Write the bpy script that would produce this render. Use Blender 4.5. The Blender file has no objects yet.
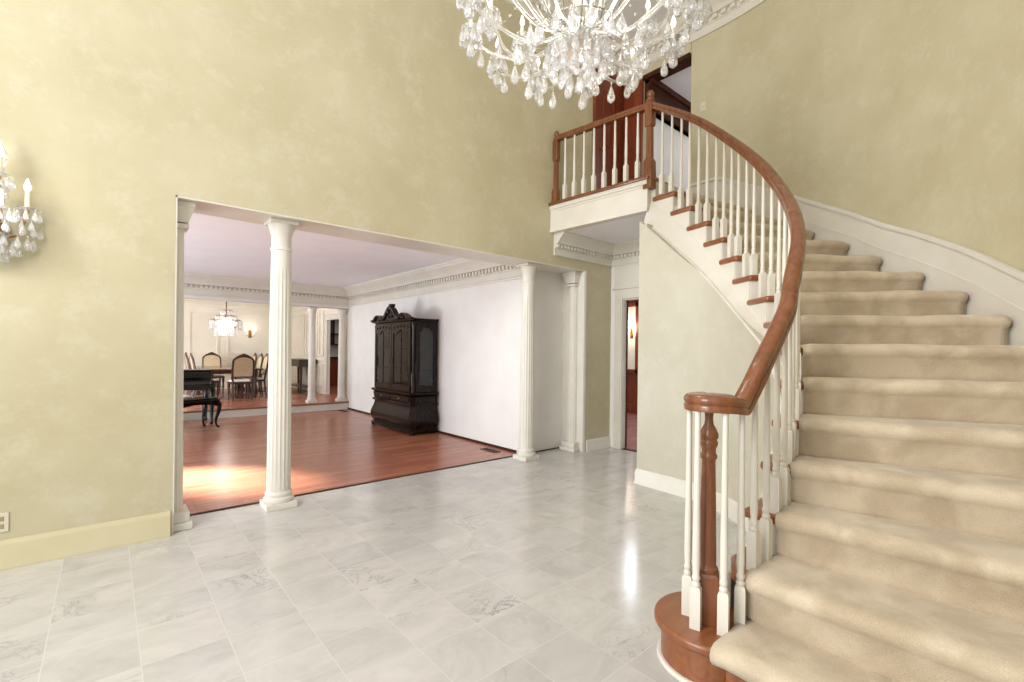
import bpy, bmesh, math, random
from mathutils import Vector, Matrix
random.seed(7)
PI = math.pi
col = bpy.context.scene.collection
sc = bpy.context.scene
R_ = .1946                     # riser height

# ------------------------------------------------------------------ materials
def lin(c):
    return tuple(((v/255)/12.92 if v/255 <= .04045 else ((v/255+.055)/1.055)**2.4) for v in c) + (1,)

def new_mat(name):
    m = bpy.data.materials.new(name); m.use_nodes = True
    nt = m.node_tree; b = nt.nodes['Principled BSDF']
    return m, nt, b

def mottled(name, c1, c2, rough=.5, scale=6, bump=0, bscale=60, detail=6, metallic=0, coords='Object', stretch=(1, 1, 1), lo=.3, hi=.7, spec=None):
    m, nt, b = new_mat(name)
    tc = nt.nodes.new('ShaderNodeTexCoord'); mp = nt.nodes.new('ShaderNodeMapping')
    mp.inputs['Scale'].default_value = stretch
    nt.links.new(tc.outputs[coords], mp.inputs[0])
    n = nt.nodes.new('ShaderNodeTexNoise'); n.inputs['Scale'].default_value = scale; n.inputs['Detail'].default_value = detail
    nt.links.new(mp.outputs[0], n.inputs['Vector'])
    r = nt.nodes.new('ShaderNodeValToRGB')
    r.color_ramp.elements[0].position = lo; r.color_ramp.elements[1].position = hi
    r.color_ramp.elements[0].color = lin(c1); r.color_ramp.elements[1].color = lin(c2)
    nt.links.new(n.outputs['Fac'], r.inputs[0]); nt.links.new(r.outputs[0], b.inputs['Base Color'])
    b.inputs['Roughness'].default_value = rough; b.inputs['Metallic'].default_value = metallic
    if spec is not None: b.inputs['Specular IOR Level'].default_value = spec
    if bump:
        n2 = nt.nodes.new('ShaderNodeTexNoise'); n2.inputs['Scale'].default_value = bscale; n2.inputs['Detail'].default_value = 4
        nt.links.new(tc.outputs[coords], n2.inputs['Vector'])
        bp = nt.nodes.new('ShaderNodeBump'); bp.inputs['Strength'].default_value = bump; bp.inputs['Distance'].default_value = .01
        nt.links.new(n2.outputs['Fac'], bp.inputs['Height']); nt.links.new(bp.outputs[0], b.inputs['Normal'])
    return m

def wall_paint(name, c1, c2, c3):
    m, nt, b = new_mat(name)
    tc = nt.nodes.new('ShaderNodeTexCoord')
    n1 = nt.nodes.new('ShaderNodeTexNoise'); n1.inputs['Scale'].default_value = 1.3; n1.inputs['Detail'].default_value = 5; n1.inputs['Roughness'].default_value = .65
    n2 = nt.nodes.new('ShaderNodeTexNoise'); n2.inputs['Scale'].default_value = 5; n2.inputs['Detail'].default_value = 8; n2.inputs['Roughness'].default_value = .75
    for n in (n1, n2): nt.links.new(tc.outputs['Object'], n.inputs['Vector'])
    r1 = nt.nodes.new('ShaderNodeValToRGB'); r1.color_ramp.elements[0].position = .34; r1.color_ramp.elements[1].position = .66
    r1.color_ramp.elements[0].color = lin(c1); r1.color_ramp.elements[1].color = lin(c2)
    r2 = nt.nodes.new('ShaderNodeValToRGB'); r2.color_ramp.elements[0].position = .5; r2.color_ramp.elements[1].position = .72
    mx = nt.nodes.new('ShaderNodeMixRGB'); mx.inputs[2].default_value = lin(c3)
    nt.links.new(n1.outputs['Fac'], r1.inputs[0]); nt.links.new(n2.outputs['Fac'], r2.inputs[0])
    mul = nt.nodes.new('ShaderNodeMath'); mul.operation = 'MULTIPLY'; mul.inputs[1].default_value = .6
    nt.links.new(r2.outputs[0], mul.inputs[0]); nt.links.new(mul.outputs[0], mx.inputs[0])
    nt.links.new(r1.outputs[0], mx.inputs[1]); nt.links.new(mx.outputs[0], b.inputs['Base Color'])
    b.inputs['Roughness'].default_value = .55; b.inputs['Specular IOR Level'].default_value = .3
    bp = nt.nodes.new('ShaderNodeBump'); bp.inputs['Strength'].default_value = .12; bp.inputs['Distance'].default_value = .01
    nt.links.new(n2.outputs['Fac'], bp.inputs['Height']); nt.links.new(bp.outputs[0], b.inputs['Normal'])
    return m

def wood(name, c1, c2, rough=.25, axis=0, scale=9, coat=.0):
    m, nt, b = new_mat(name)
    tc = nt.nodes.new('ShaderNodeTexCoord'); mp = nt.nodes.new('ShaderNodeMapping')
    s = [scale]*3; s[axis] = scale*.12; mp.inputs['Scale'].default_value = s
    nt.links.new(tc.outputs['Object'], mp.inputs[0])
    n = nt.nodes.new('ShaderNodeTexNoise'); n.inputs['Scale'].default_value = 2.2; n.inputs['Detail'].default_value = 8; n.inputs['Distortion'].default_value = 1.2
    nt.links.new(mp.outputs[0], n.inputs['Vector'])
    r = nt.nodes.new('ShaderNodeValToRGB'); r.color_ramp.elements[0].position = .3; r.color_ramp.elements[1].position = .7
    r.color_ramp.elements[0].color = lin(c1); r.color_ramp.elements[1].color = lin(c2)
    nt.links.new(n.outputs['Fac'], r.inputs[0]); nt.links.new(r.outputs[0], b.inputs['Base Color'])
    b.inputs['Roughness'].default_value = rough; b.inputs['Coat Weight'].default_value = coat; b.inputs['Coat Roughness'].default_value = .1
    return m

def plank_floor(name, c1, c2, c3, rough=.18, w=.9, h=.085):
    m, nt, b = new_mat(name)
    tc = nt.nodes.new('ShaderNodeTexCoord'); mp = nt.nodes.new('ShaderNodeMapping')
    nt.links.new(tc.outputs['Object'], mp.inputs[0])
    br = nt.nodes.new('ShaderNodeTexBrick'); br.inputs['Scale'].default_value = 1
    br.inputs['Brick Width'].default_value = w; br.inputs['Row Height'].default_value = h
    br.inputs['Mortar Size'].default_value = .0015; br.inputs['Mortar Smooth'].default_value = .3; br.offset = .37
    br.inputs['Color1'].default_value = lin(c1); br.inputs['Color2'].default_value = lin(c2); br.inputs['Mortar'].default_value = lin(c3)
    nt.links.new(mp.outputs[0], br.inputs['Vector'])
    mp2 = nt.nodes.new('ShaderNodeMapping'); mp2.inputs['Scale'].default_value = (2, 30, 1)
    nt.links.new(tc.outputs['Object'], mp2.inputs[0])
    n = nt.nodes.new('ShaderNodeTexNoise'); n.inputs['Scale'].default_value = 1.5; n.inputs['Detail'].default_value = 6
    nt.links.new(mp2.outputs[0], n.inputs['Vector'])
    mx = nt.nodes.new('ShaderNodeMixRGB'); mx.blend_type = 'OVERLAY'; mx.inputs[0].default_value = .35
    nt.links.new(br.outputs['Color'], mx.inputs[1]); nt.links.new(n.outputs['Fac'], mx.inputs[2])
    nt.links.new(mx.outputs[0], b.inputs['Base Color'])
    b.inputs['Roughness'].default_value = rough
    bp = nt.nodes.new('ShaderNodeBump'); bp.inputs['Strength'].default_value = .06; bp.inputs['Distance'].default_value = .01
    nt.links.new(n.outputs['Fac'], bp.inputs['Height']); nt.links.new(bp.outputs[0], b.inputs['Normal'])
    return m

def marble_tiles():
    m, nt, b = new_mat('polished marble tiles')
    tc = nt.nodes.new('ShaderNodeTexCoord'); mp = nt.nodes.new('ShaderNodeMapping')
    mp.inputs['Location'].default_value = (.192, -.21, 0); mp.inputs['Scale'].default_value = (1, .311/.32, 1)
    nt.links.new(tc.outputs['Object'], mp.inputs[0])
    br = nt.nodes.new('ShaderNodeTexBrick'); br.inputs['Scale'].default_value = 1; br.offset = 0; br.squash = 1
    br.inputs['Brick Width'].default_value = .311; br.inputs['Row Height'].default_value = .311
    br.inputs['Mortar Size'].default_value = .0022; br.inputs['Mortar Smooth'].default_value = .25
    br.inputs['Color1'].default_value = (0, 0, 0, 1); br.inputs['Color2'].default_value = (1, 1, 1, 1); br.inputs['Mortar'].default_value = (.5, .5, .5, 1)
    nt.links.new(mp.outputs[0], br.inputs['Vector'])
    # each tile gets its own patch of veining
    off = nt.nodes.new('ShaderNodeVectorMath'); off.operation = 'MULTIPLY_ADD'; off.inputs[1].default_value = (9, 5, 13)
    nt.links.new(br.outputs['Color'], off.inputs[0]); nt.links.new(tc.outputs['Object'], off.inputs[2])
    mp2 = nt.nodes.new('ShaderNodeMapping'); mp2.inputs['Rotation'].default_value = (0, 0, .5); mp2.inputs['Scale'].default_value = (1, 1.6, 1)
    nt.links.new(off.outputs[0], mp2.inputs[0])
    n = nt.nodes.new('ShaderNodeTexNoise'); n.inputs['Scale'].default_value = 2.6; n.inputs['Detail'].default_value = 9; n.inputs['Roughness'].default_value = .68; n.inputs['Distortion'].default_value = .8
    nt.links.new(mp2.outputs[0], n.inputs['Vector'])
    r = nt.nodes.new('ShaderNodeValToRGB'); e = r.color_ramp.elements
    e[0].position = .22; e[0].color = lin((176, 172, 166)); e[1].position = .62; e[1].color = lin((202, 198, 192))
    e2 = e.new(.42); e2.color = lin((190, 186, 180))
    nt.links.new(n.outputs['Fac'], r.inputs[0])
    # thin dark veins where a second noise crosses its mid value
    n2 = nt.nodes.new('ShaderNodeTexNoise'); n2.inputs['Scale'].default_value = 3.2; n2.inputs['Detail'].default_value = 10; n2.inputs['Roughness'].default_value = .72; n2.inputs['Distortion'].default_value = 1.2
    nt.links.new(mp2.outputs[0], n2.inputs['Vector'])
    r2 = nt.nodes.new('ShaderNodeValToRGB'); f = r2.color_ramp.elements
    f[0].position = .478; f[0].color = (0, 0, 0, 1); f[1].position = .522; f[1].color = (0, 0, 0, 1)
    g = f.new(.5); g.color = (1, 1, 1, 1)
    nt.links.new(n2.outputs['Fac'], r2.inputs[0])
    n3 = nt.nodes.new('ShaderNodeTexNoise'); n3.inputs['Scale'].default_value = 1.6; n3.inputs['Detail'].default_value = 2
    nt.links.new(off.outputs[0], n3.inputs['Vector'])
    r3 = nt.nodes.new('ShaderNodeValToRGB'); r3.color_ramp.elements[0].position = .54; r3.color_ramp.elements[1].position = .76
    nt.links.new(n3.outputs['Fac'], r3.inputs[0])
    mu = nt.nodes.new('ShaderNodeMath'); mu.operation = 'MULTIPLY'
    nt.links.new(r2.outputs[0], mu.inputs[0]); nt.links.new(r3.outputs[0], mu.inputs[1])
    mu2 = nt.nodes.new('ShaderNodeMath'); mu2.operation = 'MULTIPLY'; mu2.inputs[1].default_value = .75
    nt.links.new(mu.outputs[0], mu2.inputs[0])
    mx = nt.nodes.new('ShaderNodeMixRGB'); mx.inputs[2].default_value = lin((100, 100, 100))
    nt.links.new(mu2.outputs[0], mx.inputs[0]); nt.links.new(r.outputs[0], mx.inputs[1])
    # slight tone shift from tile to tile
    tone = nt.nodes.new('ShaderNodeMixRGB'); tone.blend_type = 'MULTIPLY'; tone.inputs[0].default_value = 1
    rt = nt.nodes.new('ShaderNodeValToRGB'); rt.color_ramp.elements[0].color = (.91, .91, .92, 1); rt.color_ramp.elements[1].color = (1, 1, .99, 1)
    nt.links.new(br.outputs['Color'], rt.inputs[0]); nt.links.new(mx.outputs[0], tone.inputs[1]); nt.links.new(rt.outputs[0], tone.inputs[2])
    gr = nt.nodes.new('ShaderNodeMixRGB'); gr.inputs[2].default_value = lin((203, 199, 191))
    nt.links.new(br.outputs['Fac'], gr.inputs[0]); nt.links.new(tone.outputs[0], gr.inputs[1])
    nt.links.new(gr.outputs[0], b.inputs['Base Color'])
    b.inputs['Roughness'].default_value = .16; b.inputs['Specular IOR Level'].default_value = .5
    rr = nt.nodes.new('ShaderNodeMapRange'); rr.inputs['To Min'].default_value = .1; rr.inputs['To Max'].default_value = .24
    nt.links.new(n.outputs['Fac'], rr.inputs[0]); nt.links.new(rr.outputs[0], b.inputs['Roughness'])
    return m

def carpet_mat():
    m, nt, b = new_mat('beige cut pile carpet')
    tc = nt.nodes.new('ShaderNodeTexCoord')
    n = nt.nodes.new('ShaderNodeTexNoise'); n.inputs['Scale'].default_value = 5.5; n.inputs['Detail'].default_value = 3; n.inputs['Distortion'].default_value = .4
    n2 = nt.nodes.new('ShaderNodeTexNoise'); n2.inputs['Scale'].default_value = 260; n2.inputs['Detail'].default_value = 3
    for k in (n, n2): nt.links.new(tc.outputs['Object'], k.inputs['Vector'])
    r = nt.nodes.new('ShaderNodeValToRGB'); r.color_ramp.elements[0].position = .38; r.color_ramp.elements[1].position = .62
    r.color_ramp.elements[0].color = lin((186, 169, 143)); r.color_ramp.elements[1].color = lin((208, 193, 168))
    nt.links.new(n.outputs['Fac'], r.inputs[0])
    mx = nt.nodes.new('ShaderNodeMixRGB'); mx.blend_type = 'OVERLAY'; mx.inputs[0].default_value = .3
    nt.links.new(r.outputs[0], mx.inputs[1]); nt.links.new(n2.outputs['Fac'], mx.inputs[2]); nt.links.new(mx.outputs[0], b.inputs['Base Color'])
    b.inputs['Roughness'].default_value = .95; b.inputs['Specular IOR Level'].default_value = .1
    b.inputs['Sheen Weight'].default_value = .25
    bp = nt.nodes.new('ShaderNodeBump'); bp.inputs['Strength'].default_value = .5; bp.inputs['Distance'].default_value = .006
    nt.links.new(n2.outputs['Fac'], bp.inputs['Height']); nt.links.new(bp.outputs[0], b.inputs['Normal'])
    return m

def glass_mat(name, tint=(1, 1, 1, 1), rough=.02, white=.0):
    m, nt, b = new_mat(name)
    n = nt.nodes.new('ShaderNodeTexNoise'); n.inputs['Scale'].default_value = 3
    r = nt.nodes.new('ShaderNodeValToRGB'); r.color_ramp.elements[0].color = tuple(.96*v for v in tint[:3])+(1,); r.color_ramp.elements[1].color = tint
    nt.links.new(n.outputs['Fac'], r.inputs[0]); nt.links.new(r.outputs[0], b.inputs['Base Color'])
    b.inputs['Transmission Weight'].default_value = 1-white; b.inputs['Roughness'].default_value = rough; b.inputs['IOR'].default_value = 1.5
    return m

def pane_mat(name):
    m = bpy.data.materials.new(name); m.use_nodes = True; nt = m.node_tree; nt.nodes.clear()
    o = nt.nodes.new('ShaderNodeOutputMaterial'); t = nt.nodes.new('ShaderNodeBsdfTransparent'); g = nt.nodes.new('ShaderNodeBsdfGlossy')
    g.inputs['Roughness'].default_value = .03; t.inputs[0].default_value = (.9, .92, .9, 1)
    fr = nt.nodes.new('ShaderNodeFresnel'); fr.inputs[0].default_value = 1.45
    mx = nt.nodes.new('ShaderNodeMixShader'); nt.links.new(fr.outputs[0], mx.inputs[0]); nt.links.new(t.outputs[0], mx.inputs[1]); nt.links.new(g.outputs[0], mx.inputs[2])
    nt.links.new(mx.outputs[0], o.inputs[0])
    return m

def glow(name, c, s):
    m, nt, b = new_mat(name)
    b.inputs['Base Color'].default_value = (1, .95, .85, 1)
    b.inputs['Emission Color'].default_value = c; b.inputs['Emission Strength'].default_value = s
    return m

M = dict(
    warm_dim_trim=mottled('white trim in warm dim light', (196, 184, 146), (204, 193, 158), .4, 4),  # white trim tinted darker cream; warm dim light put into the colour
    wall=wall_paint('cream sponged wall', (186, 176, 142), (198, 189, 158), (208, 201, 178)),
    white=mottled('white trim paint', (214, 208, 194), (222, 217, 205), .38, 4),
    white_wall=mottled('white wall paint', (228, 224, 218), (234, 231, 226), .6, 3),
    ceil=mottled('white ceiling paint', (238, 238, 240), (242, 242, 244), .8, 3),
    cream_wall=mottled('dining cream paint', (230, 222, 204), (236, 229, 213), .6, 3),
    stair_wall=wall_paint('pale sponged wall', (190, 184, 164), (198, 193, 175), (206, 202, 188)),
    marble=marble_tiles(),
    floor_wood=plank_floor('red oak strip floor', (156, 94, 70), (174, 114, 88), (108, 60, 46), .27),
    study_floor=plank_floor('study plank floor', (170, 124, 120), (186, 140, 134), (120, 80, 76), .12),
    rail=wood('reddish brown rail wood', (104, 60, 34), (134, 82, 50), .25, 2, 10, .15),
    tread=wood('reddish brown tread wood', (122, 70, 40), (148, 92, 56), .3, 0, 8, .1),
    dark=wood('dark carved wood', (16, 10, 8), (36, 22, 16), .2, 2, 10),
    mahog=wood('dark red door wood', (98, 40, 18), (134, 62, 30), .4, 2, 6),
    brown=wood('dark brown chair wood', (44, 24, 14), (70, 42, 26), .35, 2, 12, .2),
    table=wood('walnut table wood', (90, 52, 32), (124, 78, 50), .2, 1, 8, .3),
    darktrim=wood('dark brown trim wood', (50, 26, 16), (80, 44, 28), .55, 0, 6)
,
    black=mottled('black piano lacquer', (12, 11, 11), (20, 18, 17), .2, 5),
    fabric=mottled('beige chair fabric', (196, 176, 140), (214, 196, 162), .9, 30, .2, 200),
    pale_fabric=mottled('pale seat fabric', (224, 216, 200), (236, 230, 218), .9, 20, .2, 200),
    carpet=carpet_mat(),
    crystal=glass_mat('cut crystal', (1, 1, 1, 1), .04, .22),
    arm_glass=glass_mat('blown glass arm', (1, .97, .92, 1), .05, .15),
    pane=pane_mat('window pane glass'),
    silver=mottled('tarnished silver wire', (150, 146, 134), (190, 186, 172), .25, 12, metallic=1),
    brass=mottled('aged brass', (150, 105, 50), (190, 140, 78), .3, 12, metallic=1),
    bronze=mottled('dark bronze', (70, 50, 34), (110, 78, 52), .35, 12, metallic=1),
    candle=mottled('ivory candle sleeve', (236, 226, 200), (244, 236, 214), .5, 8),
    bulb=glow('warm flame bulb', (1, .9, .74, 1), 7), bulb_dim=glow('soft warm bulb', (1, .9, .74, 1), 2.5),
    plate=mottled('cream plastic plate', (206, 198, 172), (214, 206, 182), .4, 6),
    slot=mottled('dark slot', (40, 36, 32), (54, 48, 42), .6, 8), socket=mottled('beige socket', (150, 138, 108), (165, 152, 120), .5, 8),
    daylight=glow('daylit garden beyond', (.9, .95, 1, 1), 2.5),
    ceramic=mottled('white glazed ceramic', (225, 225, 225), (238, 238, 238), .2, 5),
)

M['darktrim'].node_tree.nodes['Principled BSDF'].inputs['Specular IOR Level'].default_value = .12
M['dark'].node_tree.nodes['Principled BSDF'].inputs['Specular IOR Level'].default_value = .22
# ------------------------------------------------------------------ mesh helpers
class MB:
    def __init__(s): s.bm = bmesh.new()
    def box(s, x0, x1, y0, y1, z0, z1):
        v = [s.bm.verts.new(p) for p in ((x0, y0, z0), (x1, y0, z0), (x1, y1, z0), (x0, y1, z0), (x0, y0, z1), (x1, y0, z1), (x1, y1, z1), (x0, y1, z1))]
        for f in ((0, 3, 2, 1), (4, 5, 6, 7), (0, 1, 5, 4), (1, 2, 6, 5), (2, 3, 7, 6), (3, 0, 4, 7)): s.bm.faces.new([v[i] for i in f])
        return s
    def prism(s, pts, z0, z1):                       # plan polygon (x, y) raised from z0 to z1
        a = [s.bm.verts.new((x, y, z0)) for x, y in pts]; b = [s.bm.verts.new((x, y, z1)) for x, y in pts]
        s.bm.faces.new(a[::-1]); s.bm.faces.new(b)
        n = len(pts)
        for i in range(n): s.bm.faces.new((a[i], a[(i+1) % n], b[(i+1) % n], b[i]))
        return s
    def slab(s, ring0, ring1):                       # two matching rings of 3-D points
        a = [s.bm.verts.new(p) for p in ring0]; b = [s.bm.verts.new(p) for p in ring1]
        s.bm.faces.new(a[::-1]); s.bm.faces.new(b); n = len(a)
        for i in range(n): s.bm.faces.new((a[i], a[(i+1) % n], b[(i+1) % n], b[i]))
        return s
    def rings(s, rs, cap=True, closed=True):         # loft a list of rings
        vs = [[s.bm.verts.new(p) for p in r] for r in rs]; n = len(vs[0])
        for k in range(len(vs)-1):
            for i in range(n if closed else n-1):
                j = (i+1) % n
                s.bm.faces.new((vs[k][i], vs[k][j], vs[k+1][j], vs[k+1][i]))
        if cap and closed:
            s.bm.faces.new(vs[0][::-1]); s.bm.faces.new(vs[-1])
        return s
    def lathe(s, prof, c=(0, 0, 0), n=20):           # prof: (radius, z)
        rs = [[(c[0]+r*math.cos(2*PI*i/n), c[1]+r*math.sin(2*PI*i/n), c[2]+z) for i in range(n)] for r, z in prof]
        return s.rings(rs)
    def square(s, prof, c=(0, 0, 0), rot=0):         # prof: (half width, z)
        rs = []
        for r, z in prof:
            rs.append([(c[0]+r*1.41421*math.cos(rot+PI/4+PI/2*i), c[1]+r*1.41421*math.sin(rot+PI/4+PI/2*i), c[2]+z) for i in range(4)])
        return s.rings(rs)
    def sweep(s, path, prof, closed_prof=True, cap=True, closed_path=False):   # prof in (side, up), kept upright
        P = [Vector(p) for p in path]; rs = []; n = len(P)
        for i in range(n):
            a = P[(i-1) % n] if closed_path else P[max(i-1, 0)]
            b = P[(i+1) % n] if closed_path else P[min(i+1, n-1)]
            t = (b-a).normalized(); side = Vector((t.y, -t.x, 0))
            side = side.normalized() if side.length > 1e-5 else Vector((1, 0, 0))
            up = side.cross(t).normalized()
            rs.append([tuple(P[i]+side*u+up*w) for u, w in prof])
        if closed_path: rs.append(rs[0])
        return s.rings(rs, cap and not closed_path, closed_prof)
    def tube(s, path, rad, n=8, cap=True):
        P = [Vector(p) for p in path]; m = len(P); rs = []
        rads = rad if isinstance(rad, (list, tuple)) else [rad]*m
        up = None
        for i in range(m):
            t = (P[min(i+1, m-1)]-P[max(i-1, 0)]).normalized()
            if up is None:
                up = Vector((0, 0, 1)) if abs(t.z) < .9 else Vector((1, 0, 0))
            sd = t.cross(up).normalized(); up = sd.cross(t).normalized()
            rs.append([tuple(P[i]+(sd*math.cos(2*PI*k/n)+up*math.sin(2*PI*k/n))*rads[i]) for k in range(n)])
        return s.rings(rs, cap)
    def ball(s, c, r, sx=1, sy=1, sz=1, n=10):
        m = Matrix.Translation(c) @ Matrix.Diagonal((r*sx, r*sy, r*sz, 1))
        bmesh.ops.create_uvsphere(s.bm, u_segments=n, v_segments=max(5, n//2+1), radius=1, matrix=m)
        return s
    def move(s, v):
        bmesh.ops.translate(s.bm, verts=s.bm.verts, vec=Vector(v)); return s
    def xf(s, m):
        bmesh.ops.transform(s.bm, matrix=m, verts=s.bm.verts); return s
    def mesh(s, name, mat, smooth=True, angle=35):
        bmesh.ops.recalc_face_normals(s.bm, faces=s.bm.faces)
        me = bpy.data.meshes.new(name); s.bm.to_mesh(me); s.bm.free()
        me.materials.append(mat)
        if smooth:
            for p in me.polygons: p.use_smooth = True
            try: me.set_sharp_from_angle(angle=math.radians(angle))
            except Exception: pass
        return me

def link(o, parent=None):
    col.objects.link(o)
    if parent: o.parent = parent
    return o
def tag(o, label=None, cat=None, group=None, kind=None):
    if label: o['label'] = label
    if cat: o['category'] = cat
    if group: o['group'] = group
    if kind: o['kind'] = kind
    return o
def thing(name, label, cat, loc=(0, 0, 0), rotz=0, group=None):
    o = bpy.data.objects.new(name, None); o.empty_display_size = .1; link(o)
    o.location = loc; o.rotation_euler = (0, 0, rotz)
    return tag(o, label, cat, group)
def part(name, mb, mat, parent, bevel=0, world=False, smooth=True, seg=2, angle=35):
    if world:
        p = parent; v = Vector((0, 0, 0))
        while p: v += p.location; p = p.parent
        mb.move(-v)
    o = bpy.data.objects.new(name, mb.mesh(name, mat, smooth, angle)); link(o, parent)
    if bevel:
        md = o.modifiers.new('bevel', 'BEVEL'); md.width = bevel; md.segments = seg; md.limit_method = 'ANGLE'; md.angle_limit = math.radians(35)
        md.harden_normals = False
    return o
def single(name, mb, mat, label, cat, loc=(0, 0, 0), **k):
    mb.move(-Vector(loc)); o = part(name, mb, mat, None, **k); o.location = loc
    return tag(o, label, cat)
def struct(name, mb, mat, bevel=0, smooth=False, parent=None, angle=35):
    o = part(name, mb, mat, parent, bevel, smooth=smooth, angle=angle)
    if not parent: o['kind'] = 'structure'
    return o
def copy_tree(o, parent=None):
    c = o.copy(); col.objects.link(c); c.parent = parent
    for ch in list(o.children): copy_tree(ch, c)
    return c
def lerp(a, b, t): return tuple(x+(y-x)*t for x, y in zip(a, b))
def interp(xs, ys, x):
    if x <= xs[0]: return ys[0]
    for i in range(len(xs)-1):
        if x <= xs[i+1]: return ys[i]+(ys[i+1]-ys[i])*(x-xs[i])/(xs[i+1]-xs[i])
    return ys[-1]
def catmull(pts, n):
    P = [Vector(p) for p in pts]; out = []
    for i in range(len(P)-1):
        p0 = P[max(i-1, 0)]; p1 = P[i]; p2 = P[i+1]; p3 = P[min(i+2, len(P)-1)]
        for k in range(n):
            t = k/n
            out.append(tuple(.5*((2*p1)+(p2-p0)*t+(2*p0-5*p1+4*p2-p3)*t*t+(3*p1-p0-3*p2+p3)*t**3)))
    out.append(tuple(P[-1])); return out

def cornice(path, z0, z1, depth, sgn, dent=.07):
    """crown moulding with a dentil row along a plan path; sgn picks the side it projects to"""
    h = z1-z0
    prof = [(0, 0), (.12, 0), (.14, .06), (.10, .10), (.10, .30), (.18, .34), (.18, .5), (.42, .52), (.46, .58), (.55, .66), (.75, .78), (.9, .86), (.92, .9), (1, .92), (1, 1), (0, 1)]
    mb = MB(); mb.sweep([(x, y, z0) for x, y in path], [(sgn*a*depth, b*h) for a, b in prof])
    for (xa, ya), (xb, yb) in zip(path[:-1], path[1:]):
        L = math.hypot(xb-xa, yb-ya); tx, ty = (xb-xa)/L, (yb-ya)/L; sx, sy = ty*sgn, -tx*sgn
        n = int(L/dent)
        for i in range(n):
            a = (i+.25)*L/n; w = .5*L/n; d0, d1 = .16*depth, .36*depth
            q = [(xa+tx*(a+k*w)+sx*d, ya+ty*(a+k*w)+sy*d) for k, d in ((0, d0), (1, d0), (1, d1), (0, d1))]
            mb.prism(q, z0+.36*h, z0+.5*h)
    return mb
def baseboard(path, sgn, h=.15, t=.02):
    prof = [(0, 0), (t*1.5, 0), (t*1.5, .015), (t, .03), (t, h-.03), (t*.8, h-.02), (t*.45, h-.008), (t*.3, h), (0, h)]
    return MB().sweep([(x, y, 0) for x, y in path], [(sgn*a, b) for a, b in prof])

# ------------------------------------------------------------------ camera
f_px, a_roll, hcam = 469., .0116, 1.32
th = math.radians(49.18)
Fv = Vector((math.cos(th), math.sin(th), 0)); R0 = Vector((math.sin(th), -math.cos(th), 0)); Zv = Vector((0, 0, 1))
Rv = math.cos(a_roll)*R0+math.sin(a_roll)*Zv; Uv = math.cos(a_roll)*Zv-math.sin(a_roll)*R0
cam = bpy.data.cameras.new('camera'); cam.sensor_width = 36; cam.sensor_fit = 'HORIZONTAL'
cam.lens = 36*f_px/1024; cam.shift_y = (350.7-341)/1024; cam.clip_start = .05; cam.clip_end = 100
co = bpy.data.objects.new('camera', cam); link(co)
mw = Matrix((Rv, Uv, -Fv)).transposed().to_4x4(); mw.translation = (0, 0, hcam); co.matrix_world = mw
sc.camera = co
def project(p):
    q = Vector(p)-Vector((0, 0, hcam)); d = q.dot(Fv)
    return 512+f_px*q.dot(Rv)/max(d, .01), 350.7-f_px*q.dot(Uv)/max(d, .01), d

# ------------------------------------------------------------------ setting
YW, YB = 4.04, 4.42            # front and back face of the big left wall
XF, XU = 5.30, 5.52            # far wall, lower and upper storey
ZL, ZC, ZH = 3.114, 5.55, 2.385
OX0, OX1 = .355, 4.745         # opening in the left wall
ZS = 2.77                      # soffit under the landing
CC = Vector((2.3, 2.75)); RO = 3.24

struct('floor', MB().box(-3.5, 5.3, -3.5, 4.42, -.05, 0), M['marble'])
struct('floor_living_room', MB().box(-3.2, 4.2, 4.42, 10.17, -.05, 0), M['floor_wood'])
struct('floor_dining_room', MB().box(-1.2, 7.0, 10.17, 15.4, .0, .165), M['floor_wood'])
struct('floor_study', MB().box(5.3, 11.5, 1.2, 9.2, -.05, .001), M['study_floor'])
struct('trim_1', MB().box(-1.2, 4.05, 10.135, 10.168, .0, .135), M['white'])                 # riser of the dining step
struct('trim_2', MB().box(-1.2, 4.05, 10.115, 10.19, .135, .168), M['tread'], .008)         # its wooden nosing
struct('trim_3', MB().box(OX0, 4.03, 4.405, 4.44, 0, .006), M['darktrim'])                   # threshold strip

# big left wall: left of the opening, above it, right of it, and its upper storey
wl = MB()
wl.box(-3.5, OX0, YW, YB, 0, ZC); wl.box(OX0, OX1, YW, YB, ZH, ZC); wl.box(OX1, XF, YW, YB, 0, ZC); wl.box(XF, XU+.2, YW, YB, ZL, ZC)
struct('wall_left', wl, M['wall'])
# white lining of the opening
ln = MB(); ln.box(OX0-.001, OX0+.012, YW+.002, YB+.01, 0, ZH); ln.box(OX1-.012, OX1+.001, YW+.002, YB+.01, 0, ZH); ln.box(OX0, OX1, YW+.002, YB+.01, ZH-.012, ZH+.001)
ln.box(OX1-.001, OX1+.03, YW-.004, YW+.002, 0, ZH)
struct('trim_4', ln, M['white'])
struct('baseboard_left', baseboard([(-3.5, YW), (OX0-.01, YW)], 1, .17), M['warm_dim_trim'], smooth=True)
struct('baseboard_alcove', baseboard([(OX1+.055, YW), (XF, YW)], 1, .15), M['white'], smooth=True)

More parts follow.
